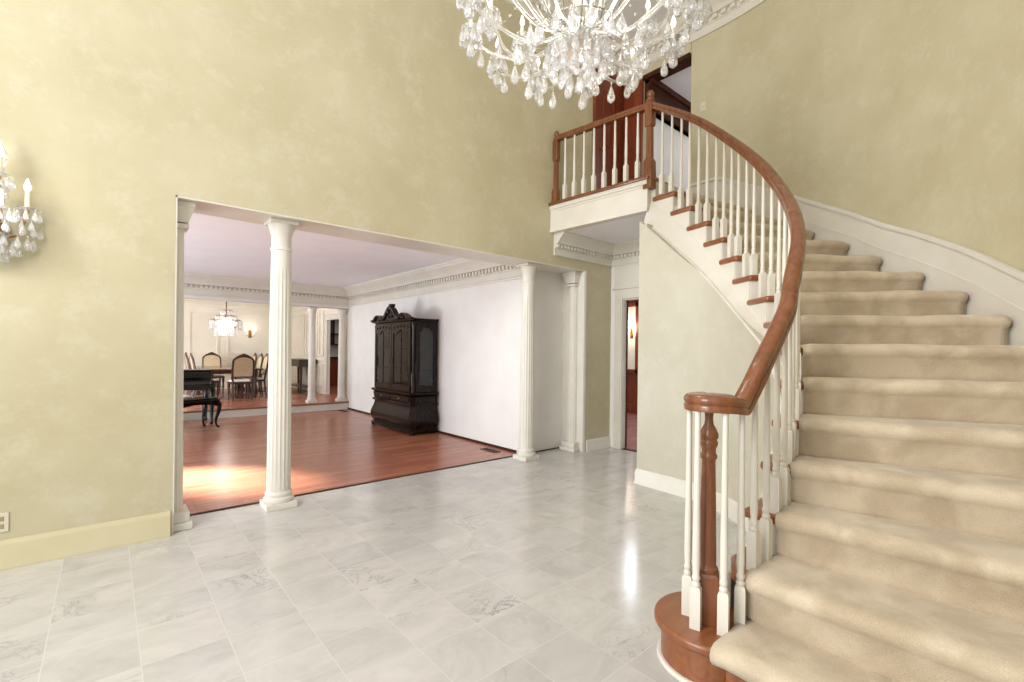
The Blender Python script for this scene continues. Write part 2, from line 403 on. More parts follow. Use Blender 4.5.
# far wall of the alcove with its door opening (door from y 3.80 down to 2.95)
fw = MB(); fw.box(XF, XF+.08, 3.85, YW, 0, ZS+.1); fw.box(XF, XF+.08, 2.5, 3.85, 2.04, ZS+.1)
struct('wall_far', fw, M['white_wall'])
d1 = MB()
for y0, y1 in ((3.84, 3.96), (2.83, 2.95)):
    d1.box(XF-.025, XF, y0, y1, 0, 2.04); d1.box(XF-.035, XF, y0+.02, y1-.02, 0, 2.04); d1.box(XF-.04, XF, y0+.045, y1-.045, 0, 2.04)
d1.box(XF-.03, XF, 2.83, 3.96, 2.04, 2.17); d1.box(XF-.05, XF, 2.80, 3.99, 2.17, 2.20)
d1.box(XF-.012, XF, 2.83, 3.98, 2.20, 2.50)
door1 = struct('door_1', d1, M['white'], .004)
jb = MB(); jb.box(XF, XF+.08, 3.835, 3.85, 0, 2.04); jb.box(XF, XF+.08, 2.935, 2.95, 0, 2.04); jb.box(XF, XF+.08, 2.95, 3.835, 2.025, 2.042)
struct('door_jamb', jb, M['white'], parent=door1)
struct('door_threshold', MB().box(XF, XF+.08, 2.95, 3.835, 0, .008).box(XF+.075, XF+.085, 3.815, 3.84, 0, 2.03), M['darktrim'], parent=door1)
struct('wall_alcove', MB().box(4.25, XF+.15, 2.42, 2.5, 0, ZS), M['stair_wall'])
# landing slab, fascia, soffit
FA, FB = (4.085, YW), (4.165, 2.735)
land = [FA, (XU+.2, YW), (XU+.2, 2.75), (4.23, 2.68), FB]
struct('floor_landing', MB().prism(land, ZL-.03, ZL), M['tread'])
struct('ceiling_alcove', MB().prism([(FA[0]+.06, YW), (XF, YW), (XF, 2.5), (4.34, 2.5), (4.29, 2.70), (FB[0]+.075, 2.78)], ZS, ZS+.04), M['ceil'])
nx, ny = -(YW-2.735), -(4.165-4.085); ll = math.hypot(nx, ny); nx, ny = nx/ll, ny/ll
def fpt(t, o, z): return (FA[0]+(FB[0]-FA[0])*t+nx*o, FA[1]+(FB[1]-FA[1])*t+ny*o, z)
fs = MB()
for o, z0, z1 in ((.0, ZS+.003, ZL-.031), (.012, ZS-.004, ZS+.03), (.02, ZL-.075, ZL-.03), (.008, ZL-.10, ZL-.075)):
    fs.slab([fpt(0, -.09, z0), fpt(0, o, z0), fpt(1.0, o, z0), fpt(1.0, -.09, z0)], [fpt(0, -.09, z1), fpt(0, o, z1), fpt(1.0, o, z1), fpt(1.0, -.09, z1)])
struct('trim_5', fs, M['white'], .003)
struct('trim_6', MB().slab([fpt(-.0, -.06, ZL-.03), fpt(-.0, .045, ZL-.03), fpt(1.02, .045, ZL-.03), fpt(1.02, -.06, ZL-.03)], [fpt(0, -.06, ZL+.006), fpt(0, .045, ZL+.006), fpt(1.02, .045, ZL+.006), fpt(1.02, -.06, ZL+.006)]), M['rail'], .01)
# alcove crown with its returned end
struct('trim_7', cornice([(4.15, YW), (XF, YW), ], 2.50, ZS, .17, 1, .06), M['white'], smooth=True, angle=25)
struct('trim_8', cornice([(XF, YW), (XF, 2.5)], 2.50, ZS, .17, 1, .06), M['white'], smooth=True, angle=25)

# upper storey, far side
uf = MB(); uf.box(XU, XU+.15, 3.70, YW, ZL, ZC); uf.box(XU, XU+.15, 3.02, 3.70, 5.08, ZC)
struct('wall_far_upper', uf, M['wall'])
struct('trim_9', MB().box(XU-.025, XU+.17, 3.02, 3.74, 5.03, 5.09), M['darktrim'], .004)
hall = MB(); hall.box(XU+.15, 9.5, 3.70, 3.82, ZL, 5.1)
struct('wall_hall', hall, M['white_wall'])
struct('wall_hall_end', MB().box(9.5, 9.6, 2.2, 3.82, ZL, 5.1), M['white_wall'])
struct('floor_hall', MB().box(XU+.2, 9.6, 2.2, 3.82, ZL-.05, ZL-.001), M['tread'])
struct('ceiling_hall', MB().box(XU+.15, 9.6, 1.2, 3.82, 5.06, 5.12), M['ceil'])
fr = MB(); fr.box(XU+.02, 9.5, 3.62, 3.70, 4.62, 5.06); fr.box(XU+.02, 9.5, 3.58, 3.70, 4.98, 5.06); fr.box(XU+.02, 9.5, 3.60, 3.70, 4.62, 4.67)
struct('trim_10', fr, M['darktrim'], .006)
struct('baseboard_hall', MB().box(XU+.16, 9.5, 3.675, 3.70, ZL, ZL+.12), M['darktrim'])

# curved outer stairwell wall (one continuous curve from behind the camera's right up to the hall opening)
def arc(rad, a0, a1, n): return [(CC.x+rad*math.cos(math.radians(a0+(a1-a0)*i/n)), CC.y+rad*math.sin(math.radians(a0+(a1-a0)*i/n))) for i in range(n+1)]
inn = arc(RO, -112, 0, 72)+[(XU+.02, 2.9), (XU+.02, 3.02)]; out = arc(RO+.15, -112, 0, 72)+[(XU+.17, 2.9), (XU+.17, 3.02)]
cw = MB(); n = len(inn)
cw.rings([[(inn[i][0], inn[i][1], 0), (out[i][0], out[i][1], 0), (out[i][0], out[i][1], ZC), (inn[i][0], inn[i][1], ZC)] for i in range(n)])
struct('wall_right', cw, M['wall'], smooth=True)
struct('ceiling', MB().box(-3.5, XU+.2, -3.5, YB, ZC, ZC+.05), M['ceil'])
struct('trim_11', cornice(arc(RO, -100, 0, 50)+[(XU+.02, 2.9), (XU, YW)], 5.22, ZC, .2, -1, .09), M['white'], smooth=True, angle=25)
struct('trim_12', cornice([(-3.5, YW), (XU, YW)], 5.22, ZC, .2, 1, .09), M['white'], smooth=True, angle=25)

# living room
XC = 4.03
cwl = MB(); cwl.prism([(XC, 10.17), (XC, 4.425), (OX1+.2, 4.425), (OX1+.2, 4.54), (XC+.12, 4.54), (XC+.12, 10.17)], 0, 2.75)
struct('wall_living_right', cwl, M['white_wall'])
struct('ceiling_living_room', MB().box(-3.2, 4.15, YB, 10.3, 2.63, 2.7), M['ceil'])
struct('trim_13', cornice([(XC, 10.15), (XC, YB+.02)], 2.25, 2.63, .22, 1, .075), M['white'], smooth=True, angle=25)
struct('wall_beam', MB().box(-3.2, 4.15, 10.15, 10.42, 2.2, 2.7), M['white_wall'])
struct('trim_14', cornice([(-3.2, 10.15), (XC, 10.15)], 2.25, 2.63, .2, 1, .075), M['white'], smooth=True, angle=25)
struct('baseboard_living', MB().box(XC-.016, XC, 4.55, 10.13, 0, .03), M['darktrim'], .004)
struct('baseboard_jog', MB().box(XC+.05, OX1-.01, YB-.012, YB, 0, .012), M['slot'])

# dining room
DY = 11.95
dw = MB(); dw.box(4.2, 4.26, DY, 15.2, .165, 2.7); dw.box(4.2, 4.26, 10.17, 11.06, .165, 2.7); dw.box(4.2, 4.26, 11.06, DY, 2.03, 2.7); dw.box(XC, 4.32, 10.17, 10.42, 0, 2.7)
struct('wall_dining_right', dw, M['cream_wall'])
struct('wall_dining_back', MB().box(-1.2, 4.32, 15.2, 15.3, .165, 2.7), M['cream_wall'])
struct('wall_dining_left', MB().box(-1.3, -1.2, 12.5, 15.3, .0, 2.7), M['cream_wall'])
struct('ceiling_dining_room', MB().box(-1.3, 4.32, 10.42, 15.3, 2.7, 2.75), M['ceil'])
struct('trim_15', cornice([(-1.2, 15.2), (4.2, 15.2)], 2.42, 2.7, .16, 1, .075), M['cream_wall'], smooth=True, angle=25)
struct('trim_16', cornice([(4.2, 15.2), (4.2, 10.42)], 2.42, 2.7, .16, 1, .075), M['cream_wall'], smooth=True, angle=25)
pm = MB()
def frame_y(y, x0, x1, z0, z1, w=.05, t=.03):
    for a in ((x0, x1, z0, z0+w), (x0, x1, z1-w, z1), (x0, x0+w, z0+w, z1-w), (x1-w, x1, z0+w, z1-w)): pm.box(a[0], a[1], y-t, y, a[2], a[3])
def frame_x(x, y0, y1, z0, z1, w=.05, t=.03):
    for a in ((y0, y1, z0, z0+w), (y0, y1, z1-w, z1), (y0, y0+w, z0+w, z1-w), (y1-w, y1, z0+w, z1-w)): pm.box(x-t, x, a[0], a[1], a[2], a[3])
for x0, x1 in ((-.9, 1.45), (1.65, 2.35), (2.55, 4.0)): frame_y(15.2, x0, x1, 1.12, 2.3); frame_y(15.2, x0, x1, .35, .92)
pm.box(-1.2, 4.2, 15.17, 15.2, 1.0, 1.05); pm.box(4.17, 4.2, DY+.15, 15.2, 1.0, 1.05)
for y0, y1 in ((12.2, 12.55), (12.68, 13.6), (13.75, 14.9)): frame_x(4.2, y0, y1, 1.12, 2.3); frame_x(4.2, y0, y1, .35, .92)
pm.box(4.18, 4.2, DY+.15, 15.2, .165, .32); pm.box(-1.2, 4.2, 15.18, 15.2, .165, .32)
struct('trim_17', pm, M['cream_wall'])
dc = MB(); dc.box(4.17, 4.2, DY, DY+.14, .165, 2.03); dc.box(4.17, 4.2, 10.95, 11.06, .165, 2.03); dc.box(4.165, 4.2, 10.93, DY+.16, 2.03, 2.17)
struct('door_3', dc, M['white'], .004)
struct('wall_pantry', MB().box(5.9, 6.0, 10.2, 15, .165, 2.7), M['mahog'])

# study beyond the alcove door
struct('wall_study', MB().box(8.6, 8.7, 1.5, 9.2, 0, 2.7), M['mahog'])
struct('wall_study_left', MB().box(5.45, 8.7, 9.1, 9.2, 0, 2.7), M['mahog'])
struct('ceiling_study', MB().box(5.45, 8.7, 1.2, 9.2, 2.7, 2.75), M['ceil'])
sp = MB()
for y0, y1 in ((5.1, 5.72), (5.88, 6.22), (6.95, 7.6)):
    sp.box(8.585, 8.602, y0, y1, .95, 2.3)
struct('trim_18', sp, M['cream_wall'])
sp = MB()
for y0, y1 in ((5.02, 5.80), (5.80, 6.30), (6.87, 7.68)):
    for a in ((y0, y1, .87, .95), (y0, y1, 2.3, 2.38), (y0, y0+.08, .87, 2.38), (y1-.08, y1, .87, 2.38)): sp.box(8.56, 8.6, a[0], a[1], a[2], a[3])
sp.box(8.54, 8.6, 1.5, 9.1, 0, .2); sp.box(8.5, 8.6, 1.5, 9.1, 2.45, 2.7)
struct('trim_19', sp, M['mahog'], .005)

# ------------------------------------------------------------------ staircase
ANG = {17: 3.4, 16: -2.5, 15: -8.8, 14: -14.6, 13: -20.7, 12: -26.6, 11: -31.6, 10: -37.4, 9: -45, 8: -54.3, 7: -63, 6: -70.3, 5: -77, 4: -83, 3: -89.6, 2: -97, 1: -108}
OAN = {17: 4, 16: -2.5, 15: -9, 14: -15.5, 13: -21.6, 12: -27.9, 11: -33.7, 10: -40.7, 9: -47.3, 8: -53.3, 7: -60, 6: -67, 5: -74.5, 4: -81, 3: -87.6, 2: -95, 1: -102}
REND = {17: 1.93, 16: 1.93, 15: 1.93, 14: 1.93, 13: 1.93, 12: 1.93, 11: 1.93, 10: 1.93, 9: 1.925, 8: 1.895, 7: 1.86, 6: 1.825, 5: 1.80, 4: 1.785, 3: 1.775, 2: 1.78, 1: 1.86}
def polar(rad, deg): return Vector((CC.x+rad*math.cos(math.radians(deg)), CC.y+rad*math.sin(math.radians(deg))))
NS = sorted(ANG); AS = [ANG[n] for n in NS]; RS = [REND[n] for n in NS]
def rend(deg): return interp(AS, RS, deg)
def stepnum(deg): return interp(AS, [float(n) for n in NS], deg)
I = {n: polar(REND[n], ANG[n]) for n in NS}; O = {n: polar(3.22, OAN[n]) for n in NS}
I[1] = Vector((1.775, .875)); O[1] = Vector((1.745, -.47)); O[2] = Vector((2.05, -.47)); I[2] = Vector((2.035, .90)) 
def tdir(n):
    d = (O[n]-I[n]).normalized(); return Vector((-d.y, d.x))          # uphill
base = (2.07, .85, 0)
ST = thing('staircase', 'curved open staircase with brown wooden treads and white balusters', 'staircase', base)
for n in range(2, 16):
    d = (O[n]-I[n]).normalized(); d2 = (O[n+1]-I[n+1]).normalized()
    a, b_, c_, e = I[n], O[n], O[n+1]+tdir(n+1)*.05, I[n+1]-(O[n+1]-I[n+1]).normalized()*.006+tdir(n+1)*.055
    m1 = polar(rend((ANG[n]+ANG[n+1])/2), (ANG[n]+ANG[n+1])/2)
    z = n*R_
    part('tread', MB().prism([tuple(p) for p in (a, b_, c_, e, m1)], z-.05, z-.004), M['tread'], ST, .016, True, seg=3)
    # white riser board under the nosing
    o1 = I[n]+d*.022+tdir(n)*.03; o2 = O[n]+tdir(n)*.03
    part('riser', MB().prism([tuple(o1), tuple(o2), tuple(o2+tdir(n)*.02), tuple(o1+tdir(n)*.02)], (n-1)*R_-.01, z-.048), M['white'], ST, 0, True)
# top riser below the landing
o1 = I[16]+(O[16]-I[16]).normalized()*.022+tdir(16)*.03; o2 = O[16]+tdir(16)*.03
part('riser', MB().prism([tuple(o1), tuple(o2), tuple(o2+tdir(16)*.02), tuple(o1+tdir(16)*.02)], 15*R_-.006, 16*R_-.035), M['white'], ST, 0, True)
# curtail step: bullnosed first step carrying the newel
def bull(off):
    pts = []
    cx, cy, rr = 1.965, .95, .235+off
    for i in range(19):
        t = math.radians(60+i*(180-60+40)/18); pts.append((cx+rr*math.cos(t), cy+rr*math.sin(t)))
    pts += [(1.745-off, .80), (1.742-off, .3), (1.74-off, -.46), (2.12, -.46), (2.12, .86), (2.16, 1.02)]
    return pts
part('curtail_step', MB().prism(bull(-.03), 0.0, R_-.042), M['tread'], ST, 0, True)
part('tread', MB().prism(bull(0), R_-.042, R_-.004), M['tread'], ST, .014, True, seg=3)
part('base_moulding', MB().prism(bull(-.012), 0, .022), M['white'], ST, .008, True)

# stringer: stepped top, curved bottom edge, under the tread ends
def zbot(deg):
    nz = sum(stepnum(deg+k) for k in (-8, -4, 0, 4, 8))/5*R_
    if deg > -9: nz = stepnum(-9)*R_+(deg+9)*.0305
    return nz-interp([-100, -50, -40, -28, -14, 0], [.32, .29, .35, .43, .51, .55], deg)
sg = MB(); steps = []
for n in range(2, 16):
    for k in range(5):
        steps.append((ANG[n]+1.0+(ANG[n+1]-ANG[n])*k/5, n))
def sring(g, ztop):
    r0 = rend(g)+.016; r1 = min(rend(g)-.005, 1.845); nz = stepnum(g)*R_
    zb = max(zbot(g), 0); zm = min(max(nz-.30, zb+.005), ztop-.01) if ztop-.01 > zb+.005 else zb+.005
    a_ = [polar(r0, g), polar(r0+.03, g), polar(r1+.03, g), polar(r1, g)]
    zz = [ztop, ztop, zb, zb]
    pp = [(p.x, p.y, z) for p, z in zip(a_, zz)]; m1 = polar(r0, g); m2 = polar(r0+.03, g)
    return [pp[0], pp[1], (m2.x, m2.y, zm), pp[2], pp[3], (m1.x, m1.y, zm)]
for i, (dg, n) in enumerate(steps):
    dg2 = steps[i+1][0] if i+1 < len(steps) else ANG[16]+.8
    sg.slab(sring(dg, n*R_-.048), sring(dg2, n*R_-.048))
sg.slab(sring(ANG[16]+.8, ZL-.03), sring(.3, ZL-.03))
part('stringer', sg, M['white'], ST, 0, True, smooth=False)
em = []
for i in range(61):
    g = -88+i*(85.)/60; p = polar(min(1.842, rend(g)-.008), g); em.append((p.x, p.y, max(zbot(g), .02)+.012))
part('stringer_moulding', MB().sweep(em, [(-.008, -.010), (.008, -.010), (.008, .008), (-.005, .008), (-.010, .002)]), M['white'], ST, 0, True)

# wall under the stairs
wp = [(4.05, 2.745), (4.04, 2.55), (4.03, 2.35), (4.01, 2.2)]+[tuple(polar(min(1.84, rend(g)-.015), g)) for g in range(-22, -99, -3)]
ws = MB(); rr = []
for x, y in wp:
    g = math.degrees(math.atan2(y-CC.y, x-CC.x)); q = Vector((x-CC.x, y-CC.y)).normalized()*.06
    zt = max(zbot(min(g, 0)), .03)+.01
    rr.append([(x, y, 0), (x+q.x, y+q.y, 0), (x+q.x, y+q.y, zt), (x, y, zt)])
ws.rings(rr); ws.box(4.052, 4.3, 2.66, 2.745, 0, 2.60)
struct('wall_stair', ws, M['stair_wall'], smooth=True)
bbp = [(x, y) for x, y in wp if math.degrees(math.atan2(y-CC.y, x-CC.x)) > -80]
struct('baseboard_stair', baseboard([(4.25, 2.746)]+bbp, 1, .15, .02), M['white'], smooth=True)

# ---- newels, balusters, handrail
NW = (1.928, .953)
nb = MB(); nb.square([(.043, 0), (.043, .19), (.038, .2)], (NW[0], NW[1], R_-.005), .1)
part('newel_post', MB().square([(.046, 0), (.046, .2), (.036, .212)], (NW[0], NW[1], R_-.005), .45).lathe(
    [(.036, .205), (.042, .215), (.042, .23), (.034, .238), (.034, .25), (.034, .3), (.032, .45), (.029, .6), (.0275, .68), (.034, .69), (.034, .70), (.028, .71), (.029, .73), (.036, .745), (.036, .758), (.031, .765), (.038, .775), (.038, .79), (.03, .81), (.019, .83), (.016, .85), (.019, .89)], (NW[0], NW[1], R_-.005), 24), M['rail'], ST, .003, True)
nb.bm.free()
TN = (4.20, 2.735)
def turned_newel(c, z0, s=1.):
    h = 1.0
    return MB().square([(.05*s, -.12), (.05*s, .0), (.046*s, .16), (.034*s, .19)], (c[0], c[1], z0)).square([(.030*s, .18), (.027*s, .52)], (c[0], c[1], z0)).square(
        [(.034*s, .52), (.042*s, .54), (.042*s, .76), (.036*s, .78)], (c[0], c[1], z0)).lathe([(.034*s, .775), (.046*s, .79), (.046*s, .80), (.03*s, .81), (.026*s, .82), (.038*s, .84), (.04*s, .86), (.028*s, .885), (.008*s, .895)], (c[0], c[1], z0), 20)
part('newel_post', turned_newel(TN, ZL, .98), M['rail'], ST, .004, True)

VZ = 1.112
pts = [(2.0, 1.015, VZ), (1.94, 1.03, VZ), (1.875, .99, VZ), (1.86, .93, VZ), (1.895, .877, VZ-.002), (1.955, .858, VZ-.008), (2.01, .858, 1.098), (2.052, .856, 1.135), (2.10, .849, 1.188), (2.15, .838, 1.257),
       (2.255, .841, 1.341), (2.37, .845, 1.432), (2.50, .85, 1.55), (2.62, .876, 1.675), (2.715, .89, 1.79), (2.88, .93, 1.93), (3.085, 1.005, 2.085), (3.29, 1.10, 2.238), (3.51, 1.221, 2.413), (3.705, 1.35, 2.584),
       (3.833, 1.487, 2.765), (3.953, 1.655, 2.959), (4.04, 1.822, 3.134), (4.12, 1.997, 3.307), (4.178, 2.172, 3.468), (4.212, 2.344, 3.604), (4.225, 2.524, 3.728), (TN[0]+.005, TN[1]-.03, 3.84)]
rail_path = catmull(pts, 8)
RANG = [(math.degrees(math.atan2(p[1]-CC.y, p[0]-CC.x)), math.hypot(p[0]-CC.x, p[1]-CC.y)) for p in pts[7:]]
def rail_r(g): return interp([a for a, b in RANG], [b for a, b in RANG], g)
RP = [(-.034, -.032), (.034, -.032), (.036, -.012), (.030, -.004), (.037, .006), (.036, .02), (.026, .031), (.010, .036), (-.010, .036), (-.026, .031), (-.036, .02), (-.037, .006), (-.030, -.004), (-.036, -.012)]
part('handrail', MB().sweep(rail_path, RP).lathe([(.03, -.032), (.095, -.032), (.1, -.012), (.092, -.004), (.1, .006), (.098, .022), (.08, .034), (.03, .038)], (1.94, .948, VZ), 28), M['rail'], ST, 0, True, angle=50)
def rail_z(p):
    best = min(rail_path, key=lambda q: (q[0]-p[0])**2+(q[1]-p[1])**2); return best[2]
def baluster(x, y, z0, z1, rot, block=.17, w=.0205):
    h = z1-z0; b = block
    return MB().square([(w, 0), (w, b-.012), (w*.8, b)], (x, y, z0), rot).lathe(
        [(w*.66, b-.004), (w*.84, b+.006), (w*.84, b+.014), (w*.62, b+.022), (w*.8, b+.032), (w*.8, b+.042), (w*.62, b+.05), (w*.76, b+.09), (w*.74, b+.2), (w*.62, b+(h-b)*.55), (w*.55, h)], (x, y, z0), 12)
for x, y in ((1.912, 1.032), (1.842, .958), (1.888, .865), (1.995, .845)):
    part('baluster', baluster(x, y, R_-.005, VZ-.03, .3), M['white'], ST, 0, True)
for n in range(2, 16):
    for k, fr_ in enumerate((.22, .70)):
        g = ANG[n]+(ANG[n+1]-ANG[n])*fr_; r = rail_r(g)
        p = polar(r, g)
        part('baluster', baluster(p.x, p.y, n*R_-.006, rail_z(p)-.03, math.radians(g), .20 if k else .17), M['white'], ST, 0, True)
        if k == 0 and n < 10: pass

# ---- balcony railing
BR = thing('balcony_railing', 'straight balcony railing on the landing edge above the white fascia', 'railing', fpt(.5, -.04, ZL+.006))
LN = fpt(.035, -.045, 0)
part('newel_post', turned_newel(LN, ZL, .8), M['rail'], BR, .003, True)
e0 = fpt(.04, -.045, ZL+.80); e1 = (TN[0]-.005, TN[1]+.02, ZL+.735)
part('handrail', MB().sweep([lerp(e0, e1, t/6) for t in range(7)], RP), M['rail'], BR, 0, True, angle=50)
for i in range(8):
    t = (i+1.0)/9.0; p = lerp(LN, TN+(0,), t)
    part('baluster', baluster(p[0], p[1], ZL+.006, lerp(e0, e1, t)[2]-.03, .0, .2), M['white'], BR, 0, True)

# ---- carpet runner
cp = MB(); NV = 26; rows = []
def line(n, off, inset_i, z, puff=0):
    d = (O[n]-I[n]).normalized(); L = (O[n]-I[n]).length; t = tdir(n); r = []
    for j in range(NV+1):
        v = j/NV; s_ = inset_i+(L-inset_i-.035)*v
        e = min(v, 1-v)*NV; rnd = .010*max(0, 1-e)**2                   # the ends roll down
        p = I[n]+d*s_+t*off; w = .004*math.sin(7*v+n*1.7)+.003*math.sin(17*v+n)
        r.append((p.x-t.x*w*puff, p.y-t.y*w*puff, z+w*.6*puff-rnd*puff))
    return r
INS = {n: .135 for n in NS}; INS.update({1: .03, 2: .06, 3: .15, 4: .14, 5: .13, 6: .12, 7: .105, 8: .12})
for n in range(1, 16):
    z = n*R_; zi = (n-1)*R_+.004
    if n > 1:
        rows.append(line(n, .014, INS[n], zi)); rows.append(line(n, .008, INS[n], zi+.03, .5)); rows.append(line(n, .004, INS[n], z-.06, .5))
    else:
        rows.append(line(1, .012, INS[1], z-.048))
    rows.append(line(n, -.008, INS[n], z-.048, .6)); rows.append(line(n, -.018, INS[n], z-.03, 1)); rows.append(line(n, -.020, INS[n], z-.014, 1)); rows.append(line(n, -.012, INS[n], z, 1)); rows.append(line(n, .008, INS[n], z+.008, 1)); rows.append(line(n, .035, INS[n], z+.009, 1))
    a = line(n, .035, INS[n], z+.009, .6); b2 = line(n+1, .012, INS[n+1], z+.006)
    for q in (.33, .66): rows.append([lerp(u, v, q) for u, v in zip(a, b2)])
rows.append(line(16, .014, INS[16], 15*R_+.004)); rows.append(line(16, .004, INS[16], 16*R_-.04))
cp.rings(rows, cap=False, closed=False)
cr = single('stair_carpet', cp, M['carpet'], 'beige cut pile carpet runner covering the curved staircase', 'carpet', base, smooth=True, angle=60)
md = cr.modifiers.new('pile', 'SOLIDIFY'); md.thickness = .012; md.offset = -1

# ---- skirt board along the curved wall, with its two mouldings
OS = [OAN[n] for n in NS]
def onos(g): return interp(OS, [float(n) for n in NS], g)*R_
sk = MB(); ra = []; ca = []; cb_ = []
for i in range(81):
    g = -100+i*100/80
    z = onos(g); zt = z+.285
    if g > -6: zt = min(zt, ZL+.30-.0)
    p = polar(RO, g); q = polar(RO-.022, g)
    ra.append([(p.x, p.y, max(z-.42, 0)), (q.x, q.y, max(z-.42, 0)), (q.x, q.y, zt-.02), (p.x, p.y, zt)])
    m_ = polar(RO-.02, g); ca.append((m_.x, m_.y, zt)); cb_.append((m_.x, m_.y, z+.075))
ra.append([(XU+.02, 3.0, ZL-.3), (XU-.002, 3.0, ZL-.3), (XU-.002, 3.0, ra[-1][2][2]), (XU+.02, 3.0, ra[-1][3][2])])
ca.append((XU, 3.0, ca[-1][2]))
sk.rings(ra)
sk.sweep(ca, [(-.02, -.018), (.018, -.018), (.018, .006), (.006, .018), (-.02, .018)])
sk.sweep(cb_, [(-.006, -.006), (.008, -.006), (.008, .006), (-.006, .006)])
struct('trim_20', sk, M['white'], smooth=True)

# ------------------------------------------------------------------ columns and pilasters
def fluted(z0, z1, r0, r1, c, n=18, half=None):
    rs = []; seg = n*4
    for k in range(15):
        t = k/14; z = z0+(z1-z0)*t; r = r0+(r1-r0)*(t**1.5)
        fl = 0 if k in (0, 14) else 1
        rs.append([(c[0]+r*(1-fl*.055*(1, .35, 0, .35)[i % 4]*0-fl*.06*(0, .75, 1, .75)[i % 4])*math.cos(2*PI*i/seg), c[1]+r*(1-fl*.06*(0, .75, 1, .75)[i % 4])*math.sin(2*PI*i/seg), z) for i in range(seg)])
    return MB().rings(rs)
def column(x, y, ztop, label, name='column', cat='column', r=.105, z0=0, group=None):
    t = thing(name, label, cat, (x, y, z0), 0, group); H = ztop-z0; w = r*1.28
    part('base', MB().box(-w, w, -w, w, 0, .05).lathe([(w*.98, .05), (w*1.0, .065), (w*.97, .085), (r*1.1, .09), (r*1.1, .10), (r*1.14, .11), (r*1.1, .125), (r*1.0, .135), (r*1.0, .16)], n=32), M['white'], t, .004)
    part('shaft', fluted(.15, H-.40, r, r*.86, (0, 0)), M['white'], t, angle=25)
    part('capital', MB().lathe([(r*.85, H-.42), (r*.83, H-.26), (r*.91, H-.255), (r*.91, H-.235), (r*.83, H-.23), (r*.84, H-.13), (r*.94, H-.115), (r*.96, H-.10), (r*1.1, H-.065), (r*1.14, H-.05), (r*1.14, H-.04)], n=32).box(-r*1.18, r*1.18, -r*1.18, r*1.18, H-.042, H-.013), M['white'], t, .003)
    return t
column(1.097, 4.235, ZH, 'white fluted column standing free near the left of the wide opening', r=.092)
column(3.89, 4.215, ZH, 'slender white fluted column near the right end of the wide opening', r=.092)
def pilaster(x, sx, label):
    t = thing('pilaster', label, 'pilaster', (x, 4.22, 0)); r = .095; H = ZH; w = r*1.2
    def hb(w_, d, z0, z1): return (0, sx*d, -w_, w_, z0, z1) if sx > 0 else (sx*d, 0, -w_, w_, z0, z1)
    part('base', MB().box(*hb(w+.02, .115, 0, .05)).box(*hb(w, .1, .05, .12)), M['white'], t, .006)
    rs = []
    for k in range(2):
        z = .12 if k == 0 else H-.2; rr_ = .06 if k == 0 else .05; ring = []
        for i in range(33):
            an = -PI/2+PI*i/32; f_ = 1-.07*(i % 4 == 2)-.05*(i % 4 in (1, 3))
            ring.append((sx*rr_*1.15*f_*math.cos(an), rr_*1.25*f_*math.sin(an), z))
        rs.append(ring)
    part('shaft', MB().rings(rs), M['white'], t, angle=20)
    part('capital', MB().box(*hb(.085, .08, H-.2, H-.17)).slab([(0, -.08, H-.16), (0, .08, H-.16), (sx*.075, .08, H-.16), (sx*.075, -.08, H-.16)], [(0, -.12, H-.05), (0, .12, H-.05), (sx*.11, .11, H-.05), (sx*.11, -.11, H-.05)]).box(*hb(.115, .115, H-.05, H-.013)), M['white'], t, .003)
pilaster(OX0+.013, 1, 'white fluted half column on the left jamb of the wide opening')
pilaster(OX1-.013, -1, 'white fluted half column on the right jamb of the wide opening')
column(3.30, 10.32, 2.2, 'plain white column on the dining room step, left of the jamb column', r=.075, z0=.165)
column(3.93, 10.30, 2.2, 'white column on the dining room step against the right-hand wall', r=.078, z0=.165)

# ------------------------------------------------------------------ crystals
def drop_mesh():
    m = MB(); m.lathe([(.001, 0), (.006, -.006), (.004, -.013), (.001, -.016)], n=6); m.lathe([(.001, -.016), (.008, -.034), (.019, -.062), (.023, -.078), (.019, -.094), (.003, -.106)], n=8)
    return m.mesh('crystal_drop', M['crystal'], False)
DROP = drop_mesh()
def drop_part(loc, s, parent, rz=0, nm='crystal_drop'):
    o = bpy.data.objects.new(nm, DROP); link(o, parent); o.location = loc; o.scale = (s*.9, s*.9, s); o.rotation_euler = (0, 0, rz); return o
def arm_path(r0, z0, r1, z1, dip, ang):
    ps = catmull([(r0, 0, z0), (r0+.10*(r1-r0), 0, z0+.03), (r0+.42*(r1-r0), 0, z0-dip), (r0+.78*(r1-r0), 0, z0-dip*.55+.25*(z1-z0)), (r1-.02, 0, z1-.05), (r1, 0, z1)], 6)
    c, s = math.cos(ang), math.sin(ang)
    return [(x*c, x*s, z) for x, y, z in ps]

# foyer chandelier, hung from the ceiling on a rod
CH = (2.10, 1.86, 2.905)
T = thing('chandelier', 'large crystal chandelier with glass arms hanging high in the foyer', 'chandelier', (CH[0], CH[1], CH[2]))
part('rod', MB().tube([(0, 0, 1.25), (0, 0, ZC-CH[2]-.02)], .012).lathe([(.02, ZC-CH[2]-.09), (.07, ZC-CH[2]-.04), (.08, ZC-CH[2]-.001)]), M['brass'], T)
part('column', MB().lathe([(.012, .14), (.03, .16), (.05, .20), (.03, .26), (.022, .32), (.045, .38), (.06, .43), (.035, .5), (.025, .62), (.05, .7), (.055, .76), (.03, .86), (.022, 1.0), (.045, 1.08), (.03, 1.2), (.012, 1.26)], n=18), M['arm_glass'], T)
part('hub', MB().lathe([(.008, .08), (.02, .1), (.035, .13), (.03, .16), (.075, .19), (.085, .215), (.06, .24), (.02, .25)], n=24), M['brass'], T)
